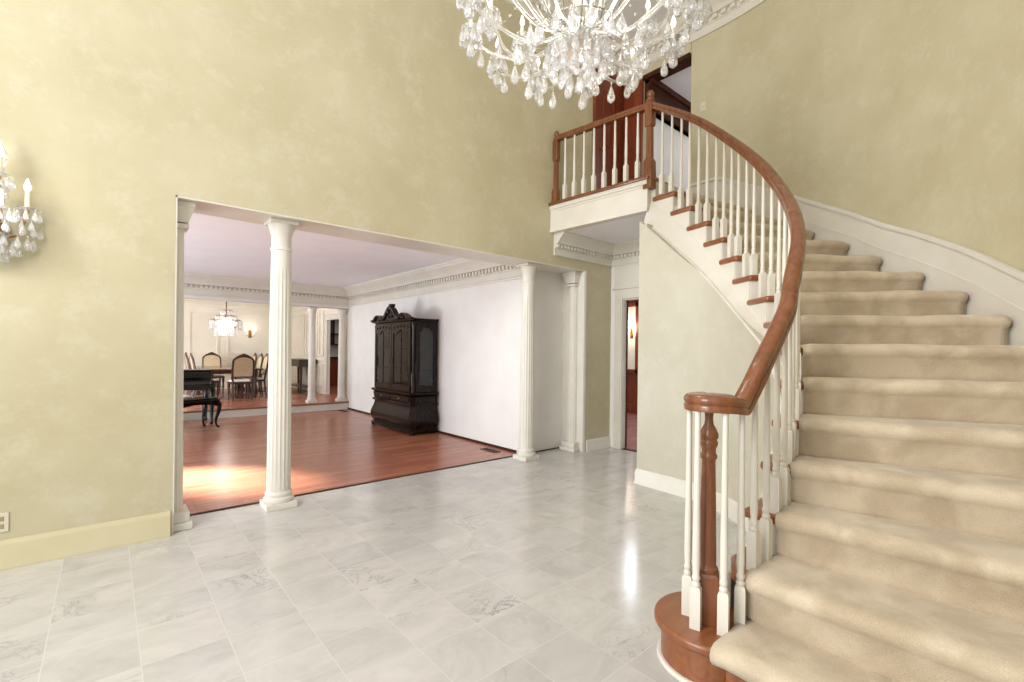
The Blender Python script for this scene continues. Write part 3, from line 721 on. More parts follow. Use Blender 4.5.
part('crystal_bowl', MB().lathe([(.05, .10), (.13, .13), (.17, .17), (.19, .22), (.185, .225), (.16, .18), (.12, .145), (.05, .115)], n=14), M['crystal'], T, smooth=False)
alldrops = []
def tier(na, r0, z0, r1, z1, dip, ph):
    for i in range(na):
        an = ph+2*PI*i/na; c, s = math.cos(an), math.sin(an)
        arm = part('arm', MB().tube(arm_path(r0, z0, r1, z1, dip, an), .0095, 8), M['arm_glass'], T)
        tip = (r1*c, r1*s, z1)
        part('bobeche', MB().lathe([(.006, -.012), (.03, -.006), (.055, .012), (.058, .016), (.03, .002), (.008, .0)], tip, 14), M['crystal'], arm, smooth=False)
        part('candle', MB().lathe([(.011, 0), (.011, .085), (.009, .088)], tip, 10), M['candle'], arm)
        part('bulb', MB().lathe([(.005, .088), (.014, .105), (.015, .115), (.009, .14), (.001, .165)], tip, 10), M['bulb'], arm)
        for k in range(9):
            b2 = 2*PI*k/9+an; alldrops.append(((tip[0]+.058*math.cos(b2), tip[1]+.058*math.sin(b2), z1+.012), random.uniform(.85, 1.15), b2))
        alldrops.append(((tip[0], tip[1], z1-.02), 1.45, an))
        m_ = arm_path(r0, z0, r1, z1, dip, an)[14]; alldrops.append(((m_[0], m_[1], m_[2]-.01), 1.3, an))
        m_ = arm_path(r0, z0, r1, z1, dip, an)[21]; alldrops.append(((m_[0], m_[1], m_[2]-.01), 1.2, an))
tier(12, .05, .23, .665, .40, .05, .13)
tier(12, .05, .25, .60, .60, .02, .39)
tier(6, .045, .75, .40, .9, .10, .3)
for r_, z_, n_, s_ in ((.19, .20, 18, 1.15), (.15, .15, 14, 1.1), (.09, .11, 8, 1.0), (.02, .09, 1, 1.1), (.28, .26, 18, 1.1), (.2, .85, 12, .9)):
    for k in range(n_):
        b2 = 2*PI*k/n_+r_*7; alldrops.append(((r_*math.cos(b2), r_*math.sin(b2), z_), s_, b2))
hoop = MB()
for r_, z_ in ((.28, .26), (.2, .85)): hoop.tube([(r_*math.cos(2*PI*k/24), r_*math.sin(2*PI*k/24), z_) for k in range(25)], .004, 6)
for k in range(6): hoop.tube([(.02*math.cos(k*PI/3), .02*math.sin(k*PI/3), .23), (.28*math.cos(k*PI/3), .28*math.sin(k*PI/3), .26)], .003, 5)
for k in range(6): hoop.tube([(.02*math.cos(k*PI/3), .02*math.sin(k*PI/3), .85), (.2*math.cos(k*PI/3), .2*math.sin(k*PI/3), .85)], .003, 5)
for k in range(10):
    a = 2*PI*k/10+.2; hoop.tube([(r_*math.cos(a), r_*math.sin(a), z_) for r_, z_ in catmull([(.04, .2, 0), (.17, .36, 0), (.30, .62, 0), (.27, .85, 0), (.05, 1.08, 0)], 5) for r_, z_ in [(r_, z_)]] if False else [(q[0]*math.cos(a), q[0]*math.sin(a), q[1]) for q in catmull([(.04, .2, 0), (.17, .36, 0), (.30, .62, 0), (.27, .85, 0), (.05, 1.08, 0)], 5)], .0045, 6)
part('wire_frame', hoop, M['silver'], T)
ch_ = MB()
for i in range(12):                                      # swags of beads from the upper body to the arm tips
    an = .13+2*PI*i/12; c, s = math.cos(an), math.sin(an)
    for k in range(15):
        t = (k+.5)/15; r_ = .2+(.70-.2)*t; z_ = .85-.40*t-.22*math.sin(PI*t)
        bmesh.ops.create_icosphere(ch_.bm, subdivisions=1, radius=.0085, matrix=Matrix.Translation((r_*c, r_*s, z_)))
bc = part('bead_chain', ch_, M['crystal'], T, smooth=False); bc['kind'] = 'stuff'
def rank(d):
    u, y, dd = project((CH[0]+d[0][0], CH[1]+d[0][1], CH[2]+d[0][2]-.06)); inside = 0 < u < 1024 and -5 < y < 682
    return (0 if inside else 1, dd)
alldrops.sort(key=rank)
for loc, s_, rz in alldrops[:100]: drop_part(loc, s_, T, rz)
rest = MB()
for loc, s_, rz in alldrops[100:]:
    t0 = len(rest.bm.verts); rest.bm.from_mesh(DROP); rest.bm.verts.ensure_lookup_table()
    bmesh.ops.transform(rest.bm, matrix=Matrix.Translation(loc) @ Matrix.Diagonal((s_*.9, s_*.9, s_, 1)), verts=rest.bm.verts[t0:])
ro = part('crystal_drops', rest, M['crystal'], T, smooth=False); ro['kind'] = 'stuff'

# wall sconce on the left
SC = (-.505, YW, 1.985)
S = thing('wall_sconce', 'crystal candle sconce on the cream wall, cut by the left edge', 'sconce', SC)
part('backplate', MB().lathe([(.01, 0), (.06, .004), (.07, .012), (.04, .02), (.01, .03)], n=20).xf(Matrix.Rotation(PI/2, 4, 'X')), M['bronze'], S)
part('spire', MB().lathe([(.012, .02), (.028, .06), (.016, .1), (.035, .16), (.05, .22), (.022, .3), (.036, .36), (.05, .42), (.03, .47), (.016, .52), (.003, .58)], (.02, -.09, 0), 10).tube([(0, -.02, .0), (0, -.09, .03)], .01), M['crystal'], S, smooth=False)
for (dx, dy, zz, lit) in ((.145, -.10, .13, 1), (.05, -.19, .10, 0), (-.145, -.10, .13, 1), (-.07, -.18, .12, 1), (.035, -.12, .30, 1)):
    arm = part('arm', MB().tube(catmull([(0, -.02, 0), (dx*.35, dy*.4-.01, -.035), (dx*.75, dy*.85, -.02), (dx, dy, zz-.03), (dx, dy, zz)], 6), .006, 8), M['brass'], S)
    part('bobeche', MB().lathe([(.004, -.012), (.03, -.004), (.045, .006), (.02, .0), (.004, 0)], (dx, dy, zz), 12), M['crystal'], arm, smooth=False)
    part('candle', MB().lathe([(.014, -.002), (.014, .004), (.0115, .006), (.0115, .102), (.009, .105)], (dx, dy, zz), 12), M['candle'], arm)
    if lit: part('bulb', MB().lathe([(.006, .105), (.016, .12), (.017, .132), (.01, .155), (.001, .18)], (dx, dy, zz), 10), M['bulb'], arm)
    for k in range(8):
        b2 = 2*PI*k/8; drop_part((dx+.052*math.cos(b2), dy+.052*math.sin(b2), zz), .72, S, b2)
    for k in range(4):
        b2 = 2*PI*(k+.5)/4; drop_part((dx+.028*math.cos(b2), dy+.028*math.sin(b2), zz-.05), .8, S, b2)
for r_, y_, z_, n_, s_ in ((.11, .11, -.06, 7, .9), (.17, .14, -.02, 9, .85), (.20, .16, .05, 9, .8), (.06, .07, -.10, 5, .9)):
    for k in range(n_):
        b2 = PI+PI*(k+.5)/n_; drop_part((r_*math.cos(b2), y_*math.sin(b2)-.02, z_), s_, S, b2)
part('crystal_bowl', MB().lathe([(.01, -.10), (.05, -.07), (.09, -.03), (.085, -.028), (.045, -.06), (.01, -.085)], (0, -.1, 0), 10), M['crystal'], S, smooth=False)

# ------------------------------------------------------------------ china cabinet
CBL = (3.76, 7.14, 0)
K = thing('china_cabinet', 'dark carved wooden china cabinet with glass doors against the white wall', 'cabinet', CBL)
X0, X1, Y0, Y1 = 3.55, 3.99, 6.44, 7.84
def crect(o, z, back=False):                              # rectangle with chamfered front corners, grown by o at the front and sides
    c = .07
    return [(X1, Y0-o, z), (X1, Y1+o, z), (X0-o+c, Y1+o, z), (X0-o, Y1+o-c, z), (X0-o, Y0-o+c, z), (X0-o+c, Y0-o, z)]
BZ = .88
pf = [(.035, .035), (.04, .05), (.04, .085), (.02, .095), (.012, .11), (.03, .15), (.05, .21), (.052, .27), (.035, .34), (.01, .42), (-.002, .48), (0, .50), (.025, .51), (.03, .535), (.02, .55)]
pf = [(o, z*BZ) for o, z in pf]
part('base', MB().rings([crect(o, z) for o, z in pf]), M['dark'], K, 0, True, angle=40)
for x, y in ((X0+.02, Y0+.02), (X0+.02, Y1-.02), (X1-.05, Y0+.02), (X1-.05, Y1-.02)):
    part('foot', MB().lathe([(.03, 0), (.045, .01), (.05, .025), (.04, .04)], (x, y, 0), 14), M['dark'], K, 0, True)
part('waist', MB().rings([crect(o, z*BZ) for o, z in ((.012, .55), (.004, .56), (.012, .62), (.02, .66), (.005, .675), (.03, .69), (.045, .71), (.045, .73), (.02, .745))]), M['dark'], K, 0, True, angle=40)
for ya, yb in ((6.53, 7.12), (7.16, 7.75)):
    dr = part('drawer', MB().box(X0-.022, X0+.02, ya, yb, .506, .576), M['dark'], K, .006, True)
    part('knob', MB().ball((X0-.03, (ya+yb)/2, .541), .012), M['brass'], dr, 0, True)
zt = 1.755
part('back_panel', MB().box(X1-.025, X1-.005, Y0+.02, Y1-.02, .65, zt), M['dark'], K, 0, True)
part('top_panel', MB().rings([crect(o, z) for o, z in ((0, zt-.03), (0, zt), (.015, zt+.01), (.03, zt+.03), (.035, zt+.045), (.03, zt+.05))]), M['dark'], K, 0, True, angle=40)
part('floor_panel', MB().rings([crect(o, z) for o, z in ((-.004, .65), (-.004, .68))]), M['dark'], K, 0, True)
for yy, sg_ in ((Y0, 1), (Y1, -1)):
    a, b_ = sorted((yy, yy+sg_*.022)); sd = MB()
    sd.box(X0+.06, X0+.13, a, b_, .655, zt-.02); sd.box(X1-.07, X1, a, b_, .655, zt-.02); sd.box(X0+.12, X1-.06, a, b_, .655, .76); sd.box(X0+.12, X1-.06, a, b_, 1.66, zt-.02)
    sd.prism([(0, 0), (1, 0), (1, 1), (0, 1)], 0, 0.001) if False else None
    for xa, xb, z in ((X0+.12, X0+.18, 1.60), (X1-.12, X1-.06, 1.60)): sd.box(xa, xb, a, b_, z, 1.67)
    side = part('side_panel', sd, M['dark'], K, .005, True)
    part('glass', MB().box(X0+.12, X1-.06, (a+b_)/2-.002, (a+b_)/2+.002, .75, 1.67), M['pane'], side, 0, True)
for yc in (Y0+.045, Y1-.045):
    part('corner_post', MB().lathe([(.036, .655), (.036, .74), (.028, .76), (.026, 1.15), (.028, 1.64), (.04, 1.68), (.04, 1.735)], (X0+.045, yc, 0), 14), M['dark'], K, 0, True)
for z in (1.00, 1.34):
    part('shelf', MB().box(X0+.05, X1-.03, Y0+.03, Y1-.03, z, z+.018), M['dark'], K, 0, True)
for ya, yb in ((6.51, 7.135), (7.145, 7.77)):
    d = MB(); xa, xb = X0-.008, X0+.02
    d.box(xa, xb, ya, ya+.06, .675, 1.735); d.box(xa, xb, yb-.06, yb, .675, 1.735); d.box(xa, xb, ya+.06, yb-.06, .675, .76)
    d.box(xa+.004, xb-.004, (ya+yb)/2-.012, (ya+yb)/2+.012, .76, 1.62)
    for z in (1.01, 1.35): d.box(xa+.004, xb-.004, ya+.06, yb-.06, z-.01, z+.01)
    # serpentine head of the door
    N = 24; lo = []
    for i in range(N+1):
        t = i/N; y = ya+.06+(yb-ya-.12)*t; lo.append((y, 1.555+.06*math.sin(PI*t)+.022*math.cos(4*PI*t)))
    r0_ = [(xa, y, z) for y, z in lo]+[(xa, yb-.06, 1.735), (xa, ya+.06, 1.735)]; d.slab(r0_, [(xb, y, z) for _, y, z in r0_])
    for k in range(5): d.ball((xa-.002, ya+.09+k*(yb-ya-.18)/4, 1.67+.02*math.sin(k*PI/4)), .03, .4, 1.2, .8, 8)
    door = part('door', d, M['dark'], K, .004, True)
    part('glass', MB().box(X0+.004, X0+.008, ya+.05, yb-.05, .75, 1.68), M['pane'], door, 0, True)
    hy = yb-.03 if ya < 7 else ya+.03
    part('handle', MB().lathe([(.004, 0), (.008, .01), (.004, .05), (.008, .09), (.004, .1)], (xa-.012, hy, 1.08), 8).box(xa-.012, xa+.002, hy-.004, hy+.004, 1.1, 1.11), M['bronze'], door, 0, True)
# scrolled pediment with a carved crest
yc = (Y0+Y1)/2; top = []
N = 60
for i in range(N+1):
    t = -1+2*i/N; u = abs(t); y = yc+t*.70
    if u > .86: h = .01
    elif u > .42: h = .012+.075*math.sin(PI*(.86-u)/.44)**.8
    else: h = .015+.20*(math.cos(PI*u/.42)*.5+.5)
    top.append((y, zt+.045+h))
r0_ = [(X0-.03, Y0-.02, zt+.02)]+[(X0-.03, y, z) for y, z in top]+[(X0-.03, Y1+.02, zt+.02)]
pd = MB().slab(r0_, [(X0+.04, y, z) for _, y, z in r0_])
pd.sweep([(X0-.035, y, z) for y, z in top], [(-.02, -.02), (.05, -.02), (.05, .012), (-.03, .012)])
part('pediment', pd, M['dark'], K, 0, True, angle=40)
cs = MB(); cs.ball((X0-.03, yc, 2.00), .05, .5, .9, 1.2).ball((X0-.02, yc, 2.04), .035, .8, 1.1, .8).box(X0-.04, X0+.03, yc-.055, yc+.055, 2.02, 2.065)
for sx in (-1, 1):
    part('carved_scroll', MB().ball((X0-.035, yc+sx*.42, zt+.075), .045, .5, 1.5, .7), M['dark'], K, 0, True)
    cs.ball((X0-.04, yc+sx*.07, 1.93), .035, .5, 1.2, .9).ball((X0-.04, yc+sx*.05, 1.86), .03, .5, 1.4, .8)
part('crest', cs, M['dark'], K, .004, True)
# things standing inside the cabinet
single('figurine', MB().lathe([(.04, 0), (.045, .02), (.03, .05), (.045, .11), (.04, .17), (.02, .2)], (3.75, 6.85, .68)).ball((3.75, 6.85, .90), .03), M['ceramic'], 'white ceramic figurine inside the china cabinet on its lowest level', 'figurine', (3.75, 6.85, .682))

# ------------------------------------------------------------------ piano and bench
P = thing('piano', 'black piano on turned legs behind the bench in the living room', 'piano', (.68, 9.75, 0))
part('case', MB().box(-.05, 1.40, 9.72, 10.08, .60, .90), M['black'], P, .01, True)
part('lid', MB().box(-.07, 1.42, 9.70, 10.10, .90, .925), M['black'], P, .006, True)
kb = part('key_bed', MB().box(-.04, 1.40, 9.40, 9.74, .60, .68), M['black'], P, .008, True)
part('key_lid', MB().slab([(.0, 9.41, .68), (1.36, 9.41, .68), (1.36, 9.74, .68), (0, 9.74, .68)], [(0, 9.42, .735), (1.36, 9.42, .735), (1.36, 9.74, .79), (0, 9.74, .79)]), M['black'], P, .01, True)
part('music_ledge', MB().box(.1, 1.26, 9.66, 9.72, .80, .815), M['black'], P, .003, True)
for x in (-.04, 1.34):
    part('key_cheek', MB().box(x, x+.06, 9.40, 9.74, .67, .76), M['black'], P, .012, True)
    part('leg', MB().lathe([(.02, 0), (.03, .03), (.022, .06), (.032, .25), (.04, .45), (.03, .52), (.045, .60)], (x+.03, 9.46, 0), 12), M['black'], P, 0, True)
for x in (-.01, 1.36):
    part('leg', MB().lathe([(.02, 0), (.03, .03), (.022, .06), (.032, .25), (.04, .45), (.03, .52), (.045, .60)], (x, 10.03, 0), 12), M['black'], P, 0, True)
ly = part('pedal_lyre', MB().box(.60, .75, 9.74, 9.79, .03, .09).tube([(.62, 9.765, .09), (.59, 9.765, .35), (.63, 9.765, .60)], .014).tube([(.73, 9.765, .09), (.76, 9.765, .35), (.72, 9.765, .60)], .014), M['black'], P, 0, True)
part('pedal', MB().box(.63, .66, 9.62, 9.74, .045, .058), M['brass'], ly, .003, True)
part('pedal', MB().box(.69, .72, 9.62, 9.74, .045, .058), M['brass'], ly, .003, True)

BN = thing('piano_bench', 'dark wooden piano bench with curved cabriole legs', 'bench', (1.007, 8.96, 0), .49)
part('seat', MB().box(-.37, .37, -.19, .19, .44, .475), M['dark'], BN, .012)
part('cushion', MB().box(-.35, .35, -.17, .17, .475, .505), M['black'], BN, .02, seg=3)
ap = MB()
for y in (-.17, .15):
    q = [(-.33, .44), (.33, .44), (.33, .36)]+[(.33-.66*i/12, .36+.045*math.sin(PI*i/12)) for i in range(1, 12)]+[(-.33, .36)]
    ap.slab([(x, y, z) for x, z in q], [(x, y+.02, z) for x, z in q])
ap.box(-.345, -.325, -.17, .17, .37, .44); ap.box(.325, .345, -.17, .17, .37, .44)
part('apron', ap, M['dark'], BN)
for sx in (-1, 1):
    for sy in (-1, 1):
        path = catmull([(sx*.33, sy*.155, .45), (sx*.365, sy*.175, .38), (sx*.35, sy*.165, .25), (sx*.32, sy*.15, .12), (sx*.335, sy*.155, .04), (sx*.365, sy*.172, .012)], 5)
        part('leg', MB().tube(path, [interp([0, 6, 14, 20, 25], [.03, .034, .02, .014, .022], i) for i in range(len(path))], 10), M['dark'], BN)
single('folded_cloth', MB().ball((.89, 8.90, .540), .06, 1.9, 1.4, .58, 14), M['pale_fabric'], 'crumpled white cloth lying on the piano bench', 'cloth', (.89, 8.90, .505))

# ------------------------------------------------------------------ dining furniture
ZD = .165
DT = thing('dining_table', 'long dark dining table under the crystal fringe chandelier', 'table', (2.17, 13.0, ZD))
q = []
for cx_, cy_, a0 in ((.52, 1.02, 0), (-.52, 1.02, 90), (-.52, -1.02, 180), (.52, -1.02, 270)):
    for k in range(6): q.append((cx_+.1*math.cos(math.radians(a0+18*k)), cy_+.1*math.sin(math.radians(a0+18*k))))
DT.scale = (.95, .95, .88)
part('tabletop', MB().prism(q, .735, .77), M['table'], DT, .01)
part('apron', MB().box(-.5, .5, -.98, .98, .64, .735), M['brown'], DT, .006)
for sx in (-1, 1):
    for sy in (-1, 1):
        part('leg', MB().square([(.045, .55), (.045, .735)], (sx*.46, sy*.94, 0)).lathe([(.025, 0), (.035, .03), (.025, .07), (.05, .18), (.045, .3), (.028, .36), (.05, .45), (.035, .5), (.04, .56)], (sx*.46, sy*.94, 0), 14), M['brown'], DT)

def arch(w, z0, z1, n=12):                 # outline of an arched back, from the lower left round to the lower right
    pts = [(-w, z0)]
    zs = z1-.62*w
    pts.append((-w*1.03, (z0+zs)/2))
    for i in range(n+1):
        t = PI-PI*i/n; pts.append((w*math.cos(t), zs+(z1-zs)*math.sin(t)**.9))
    pts += [(w*1.03, (z0+zs)/2), (w, z0)]
    return pts
def make_chair():
    t = thing('dining_chair', '', 'chair', (0, 0, ZD))
    lean = lambda z: -.22-.11*max(0, z-.45)/.65          # the back stands at -y, the sitter faces +y
    part('seat', MB().slab([(-.22, -.22, .40), (.22, -.22, .40), (.25, .24, .40), (-.25, .24, .40)], [(-.22, -.22, .45), (.22, -.22, .45), (.25, .24, .45), (-.25, .24, .45)]), M['brown'], t, .012)
    part('cushion', MB().slab([(-.20, -.19, .45), (.20, -.19, .45), (.235, .225, .45), (-.235, .225, .45)], [(-.18, -.17, .495), (.18, -.17, .495), (.21, .20, .495), (-.21, .20, .495)]), M['pale_fabric'], t, .02, seg=3)
    for sx in (-1, 1):
        part('leg', MB().lathe([(.016, 0), (.022, .02), (.016, .05), (.028, .16), (.022, .24), (.033, .33), (.03, .40)], (sx*.215, .205, 0), 10), M['brown'], t)
        part('leg', MB().tube([(sx*.20, -.27, 0), (sx*.205, -.235, .2), (sx*.205, -.22, .42), (sx*.205, -.225, .52)], [.018, .02, .023, .022], 8), M['brown'], t)
    pts = arch(.215, .50, 1.07)
    part('back_frame', MB().tube(catmull([(x, lean(z), z) for x, z in pts], 2), .026, 8).tube([(-.21, lean(.58), .58), (.21, lean(.58), .58)], .018, 8), M['brown'], t)
    pp = arch(.2, .585, 1.055)
    part('back_pad', MB().slab([(x, lean(z)-.018, z) for x, z in pp], [(x, lean(z)+.022, z) for x, z in pp]), M['fabric'], t, .008)
    c = MB(); c.ball((0, lean(1.09), 1.10), .045, 1.3, .6, 1, 8)
    for sx in (-1, 1): c.ball((sx*.06, lean(1.08), 1.085), .036, 1.4, .6, .9, 8).ball((sx*.115, lean(1.06), 1.06), .03, 1.4, .6, .9, 8)
    part('crest', c, M['brown'], t)
    part('stretcher', MB().tube([(-.21, .2, .13), (-.2, -.24, .13)], .012).tube([(.21, .2, .13), (.2, -.24, .13)], .012).tube([(-.205, -.02, .13), (.205, -.02, .13)], .012), M['brown'], t)
    return t
chair = make_chair()
spots = [((2.235, 11.72), 0, 'arched beige-backed dining chair at the near end, its back to the foyer'),
         ((2.10, 14.30), PI, 'dining chair at the far end of the table, facing the foyer'),
         ((1.70, 12.45), -PI/2, 'nearer dining chair on the left side of the long table'),
         ((1.70, 13.35), -PI/2, 'farther dining chair on the left side of the long table'),
         ((2.64, 12.44), PI/2, 'nearest dining chair on the right side, beside the fluted column'),
         ((2.64, 13.0), PI/2, 'middle dining chair on the right side of the long table'),
         ((2.64, 13.65), PI/2, 'farthest dining chair on the right side of the long table')]
for i, ((x, y), rz, lab) in enumerate(spots):
    o = chair if i == 0 else copy_tree(chair)
    o.location = (x, y, ZD); o.rotation_euler = (0, 0, rz); o.scale = (.9, .9, .9); tag(o, lab, 'chair', 'dining chairs around the long table')

CN = thing('console_table', 'dark console table against the panelled right wall of the dining room', 'table', (3.95, 13.35, ZD))
part('tabletop', MB().box(-.23, .21, -.75, .75, .84, .87), M['brown'], CN, .008)
part('drawer_case', MB().box(-.2, .2, -.70, .70, .68, .84), M['brown'], CN, .004)
for yy in (-.35, .35):
    dr = part('drawer', MB().box(-.212, -.198, yy-.3, yy+.3, .70, .82), M['brown'], CN, .004)
    part('knob', MB().ball((-.222, yy, .76), .013), M['brass'], dr)
for sx in (-1, 1):
    for sy in (-1, 1):
        part('leg', MB().square([(.018, 0), (.03, .55), (.03, .69)], (sx*.165, sy*.66, 0)), M['brown'], CN)
part('shelf', MB().box(-.18, .18, -.68, .68, .14, .165), M['brown'], CN, .004)

# dining chandelier: tiers of hanging crystal strips
DC = (2.16, 13.0, 1.56)
D = thing('chandelier', 'lit crystal fringe chandelier hanging above the long dining table', 'chandelier', DC)
part('rod', MB().tube([(0, 0, .3), (0, 0, 1.13)], .011).lathe([(.05, 1.11), (.06, 1.139)]), M['bronze'], D)
fm = MB()
for r_, z_ in ((.33, .40), (.26, .25), (.22, .51), (.12, .65)):
    fm.tube([(r_*math.cos(2*PI*k/28), r_*math.sin(2*PI*k/28), z_) for k in range(29)], .008, 6)
for k in range(4):
    a = k*PI/2; fm.tube([(0, 0, .55), (.33*math.cos(a), .33*math.sin(a), .40), (.26*math.cos(a), .26*math.sin(a), .25)], .005, 5)
part('frame', fm, M['bronze'], D)
for r_, z0_, z1_, n_ in ((.335, .18, .41, 44), (.24, .02, .24, 32), (.22, .40, .52, 26), (.12, .52, .66, 16)):
    mb = MB()
    for k in range(n_):
        a = 2*PI*k/n_; x, y = r_*math.cos(a), r_*math.sin(a)
        mb.square([(.003, z0_-.0), (.011, z0_+.04), (.009, z1_-.01), (.003, z1_)], (x, y, 0), a)
    part('crystal_fringe', mb, M['crystal'], D, smooth=False)
for k in range(6):
    a = k*PI/3; part('bulb', MB().ball((.2*math.cos(a), .2*math.sin(a), .34), .018, 1, 1, 1.3, 10), M['bulb_dim'], D)

def sconce2(name, loc, rz, label):
    t = thing(name, label, 'sconce', loc, rz)
    part('backplate', MB().box(-.04, .04, -.015, 0, -.1, .12), M['brass'], t, .006)
    for sx in (-1, 1):
        arm = part('arm', MB().tube(catmull([(0, -.01, -.02), (sx*.05, -.06, -.06), (sx*.10, -.1, -.03), (sx*.11, -.1, .0)], 5), .007, 8), M['brass'], t)
        part('candle', MB().lathe([(.025, 0), (.022, .008), (.011, .012), (.011, .09)], (sx*.11, -.1, 0), 12), M['candle'], arm)
        part('bulb', MB().lathe([(.006, .09), (.018, .11), (.02, .125), (.011, .155), (.001, .185)], (sx*.11, -.1, 0), 10), M['bulb'], arm)
    return t
sconce2('wall_sconce', (3.12, 15.2, 1.70), 0, 'small lit twin candle sconce on the back wall of the dining room')
sconce2('wall_sconce', (8.585, 5.98, 1.72), -PI/2, 'lit candle sconce on the wood panelled wall beyond the alcove door')

# pantry cupboard glimpsed through the dining doorway
H = thing('hutch', 'dark wooden hutch seen through the dining room side doorway', 'hutch', (5.32, 14.6, ZD), PI/2)
part('base_cabinet', MB().box(-.25, .3, -.72, .72, 0, .86), M['mahog'], H, .01)
part('counter', MB().box(-.28, .3, -.74, .74, .86, .90), M['dark'], H, .006)
part('back_board', MB().box(.27, .3, -.72, .72, .90, 2.1), M['pale_fabric'], H)
up = MB()
for z in (1.28, 1.60, 2.06): up.box(.02, .27, -.72, .72, z, z+.03)
for k in range(5): up.box(.0, .27, -.72+k*.35, -.68+k*.35, 1.28, 2.09)
part('upper_shelves', up, M['dark'], H, .003)

# french door standing open in the study
FD = thing('french_door', 'dark french door with small panes in the room beyond the alcove', 'door', (8.46, 6.58, 0))
fd = MB()
fd.box(-.02, .02, -.30, -.22, 0.01, 2.1); fd.box(-.02, .02, .22, .30, 0.01, 2.1); fd.box(-.02, .02, -.22, .22, 0.01, .26); fd.box(-.02, .02, -.22, .22, 2.0, 2.1)
for z in (.62, .97, 1.32, 1.66): fd.box(-.015, .015, -.22, .22, z-.015, z+.015)
fd.box(-.015, .015, -.015, .015, .26, 2.0)
part('frame', fd, M['dark'], FD, .004)
part('glass', MB().box(-.003, .003, -.22, .22, .26, 2.0), M['pane'], FD)
part('handle', MB().tube([(-.05, -.26, 1.0), (-.05, -.18, 1.0)], .008).tube([(-.02, -.26, 1.0), (-.05, -.26, 1.0)], .008), M['brass'], FD)
struct('window_1', MB().box(8.585, 8.60, 6.32, 6.84, .1, 2.1), M['daylight'])

# upper storey: dark wooden door beside the landing
d2 = MB()
d2.box(4.93, XU-.01, YW-.03, YW, ZL, 5.1)
door2 = struct('door_2', d2, M['mahog'], .004)
pn = MB()
for z0, z1 in ((ZL+.2, ZL+.85), (ZL+1.0, ZL+1.75)):
    for x0, x1 in ((5.03, 5.20), (5.25, 5.42)): pn.box(x0, x1, YW-.042, YW-.028, z0, z1)
part('panel', pn, M['mahog'], door2, .008)
part('casing', MB().box(4.86, 4.94, YW-.045, YW, ZL, 5.12).box(4.86, XU-.01, YW-.045, YW, 5.08, 5.16), M['mahog'], door2, .006)
part('knob', MB().ball((5.0, YW-.065, ZL+.92), .027), M['brass'], door2)
d4 = struct('door_4', MB().box(XU-.04, XU, 3.70, YW-.045, ZL, 5.1), M['mahog'], .004)
part('panel', MB().box(XU-.05, XU-.035, 3.77, 3.93, ZL+.2, ZL+.85).box(XU-.05, XU-.035, 3.77, 3.93, ZL+1.0, ZL+1.75), M['mahog'], d4, .008)

# ------------------------------------------------------------------ small fittings
def plate(name, loc, rz, label, cat, kind):
    t = thing(name, label, cat, loc, rz)
    part('cover_plate', MB().box(-.036, .036, -.006, 0, -.058, .058), M['plate'], t, .003)
    if kind == 'outlet':
        for z in (-.022, .022): part('socket', MB().box(-.015, .015, -.009, -.005, z-.013, z+.013), M['socket'], t, .003)
    else:
        part('toggle', MB().box(-.006, .006, -.016, -.005, -.012, .012), M['plate'], t, .002)
plate('wall_outlet', (-.465, YW, .275), 0, 'beige wall outlet above the baseboard at the far left', 'outlet', 'outlet')
plate('light_switch', (XU+.02, 2.86, 4.36), -PI/2, 'white light switch plate high on the stairwell wall by the landing', 'switch', 'switch')
def vent(loc, rz, label):
    t = thing('floor_vent', label, 'vent', loc, rz)
    part('frame', MB().box(-.15, .15, -.055, -.042, 0, .008).box(-.15, .15, .042, .055, 0, .008).box(-.15, -.138, -.042, .042, 0, .008).box(.138, .15, -.042, .042, 0, .008), M['bronze'], t)
    g = MB().box(-.138, .138, -.042, .042, 0, .002)
    for k in range(14): g.box(-.13+k*.0195, -.122+k*.0195, -.042, .042, .002, .007)
    part('grille', g, M['slot'], t)
vent((3.84, 4.86, 0), PI/2, 'dark metal floor vent in the wood floor near the right column')
vent((3.80, 9.86, 0), PI/2, 'dark metal floor vent near the dining step at the white wall')

# ------------------------------------------------------------------ light
w = bpy.data.worlds.new('world'); sc.world = w; w.use_nodes = True
bg = w.node_tree.nodes['Background']; bg.inputs[0].default_value = (.94, .965, 1, 1); bg.inputs[1].default_value = 1.1
def light(name, kind, loc, energy, color, size=.2, rot=None, **k):
    l = bpy.data.lights.new(name, kind); l.energy = energy; l.color = color
    if kind == 'AREA': l.size = size; l.shape = 'RECTANGLE'; l.size_y = k.get('size_y', size)
    elif kind == 'SPOT': l.spot_size = k['angle']; l.spot_blend = k.get('blend', .6); l.shadow_soft_size = size
    else: l.shadow_soft_size = size
    o = bpy.data.objects.new(name, l); link(o); o.location = loc
    if rot is not None:
        o.rotation_euler = (Vector(rot)-Vector(loc)).to_track_quat('-Z', 'Y').to_euler()
    return o
WARM = (1, .95, .87)
light('chandelier_lamp', 'POINT', (CH[0], CH[1], CH[2]+.65), 28, WARM, .3)
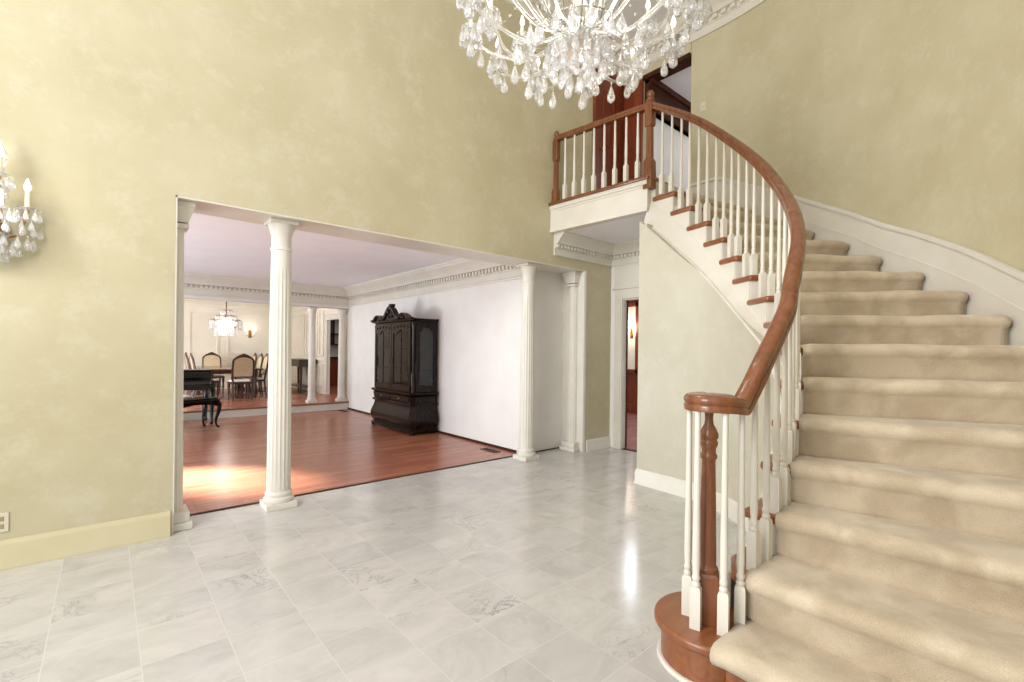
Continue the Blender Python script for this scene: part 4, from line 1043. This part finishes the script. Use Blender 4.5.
light('chandelier_lamp', 'POINT', (CH[0], CH[1], CH[2]-.25), 12, WARM, .15)
light('dining_chandelier_lamp', 'POINT', (DC[0], DC[1], DC[2]+.32), 38, WARM, .18)
light('dining_sconce_lamp', 'POINT', (3.12, 14.9, 1.9), 3, WARM, .06)
light('dining_fill', 'AREA', (-1.0, 11.6, 1.6), 140, (.97, .98, 1), 1.6, (3, 13.4, 1.6), size_y=1.6)  # added area fill that brightens the dining room, no known window behind it
light('sconce_lamp', 'POINT', (SC[0]+.12, YW-.36, SC[2]+.06), 3.0, WARM, .08)
light('study_sconce_lamp', 'POINT', (8.35, 5.98, 1.85), 14, (1, .9, .75), .08)
light('study_fill', 'POINT', (6.6, 4.4, 2.3), 90, (.88, .93, 1), .4)  # unseen point fill, added to lighten the study and its floor
light('hall_fill', 'POINT', (7.0, 2.7, 4.5), 11, (1, .97, .95), .2)  # added to light the hall wall and ceiling, no fixture there
light('pantry_fill', 'POINT', (4.9, 12.0, 2.3), 15, (1, .97, .95), .1)  # unseen fill added in the pantry around the hutch
light('entry_daylight', 'AREA', (-3.2, 1.2, 2.5), 190, (1, .99, .97), 3.0, (4, .5, 2.7), size_y=3.4)
light('stairwell_fill', 'AREA', (-3.3, 1.5, 4.0), 250, (.97, .98, 1), 2.2, (4.6, .6, 2.9), size_y=1.8)  # unseen panel added to brighten the right stairwell wall
light('living_window_daylight', 'AREA', (-2.9, 7.0, 1.3), 62, (.93, .96, 1), 3.0, (3, 7.2, 2.3), size_y=2.0)
light('living_ceiling_wash', 'AREA', (-2.6, 7.4, .35), 185, (.74, .88, 1), 2.6, (.6, 7.0, 2.7), size_y=.6)  # added upward wash that lifts the living room ceiling
light('living_window_sun', 'SPOT', (-1.6, 8.6, 2.5), 17000, (1, .96, .9), .12, (.80, 5.5, 0), angle=math.radians(15), blend=1)

vs = sc.view_settings
sc.display_settings.display_device = 'sRGB'
vs.view_transform = 'Standard'; vs.look = 'None'; vs.gamma = 1; vs.exposure = -.33; vs.use_curve_mapping = False
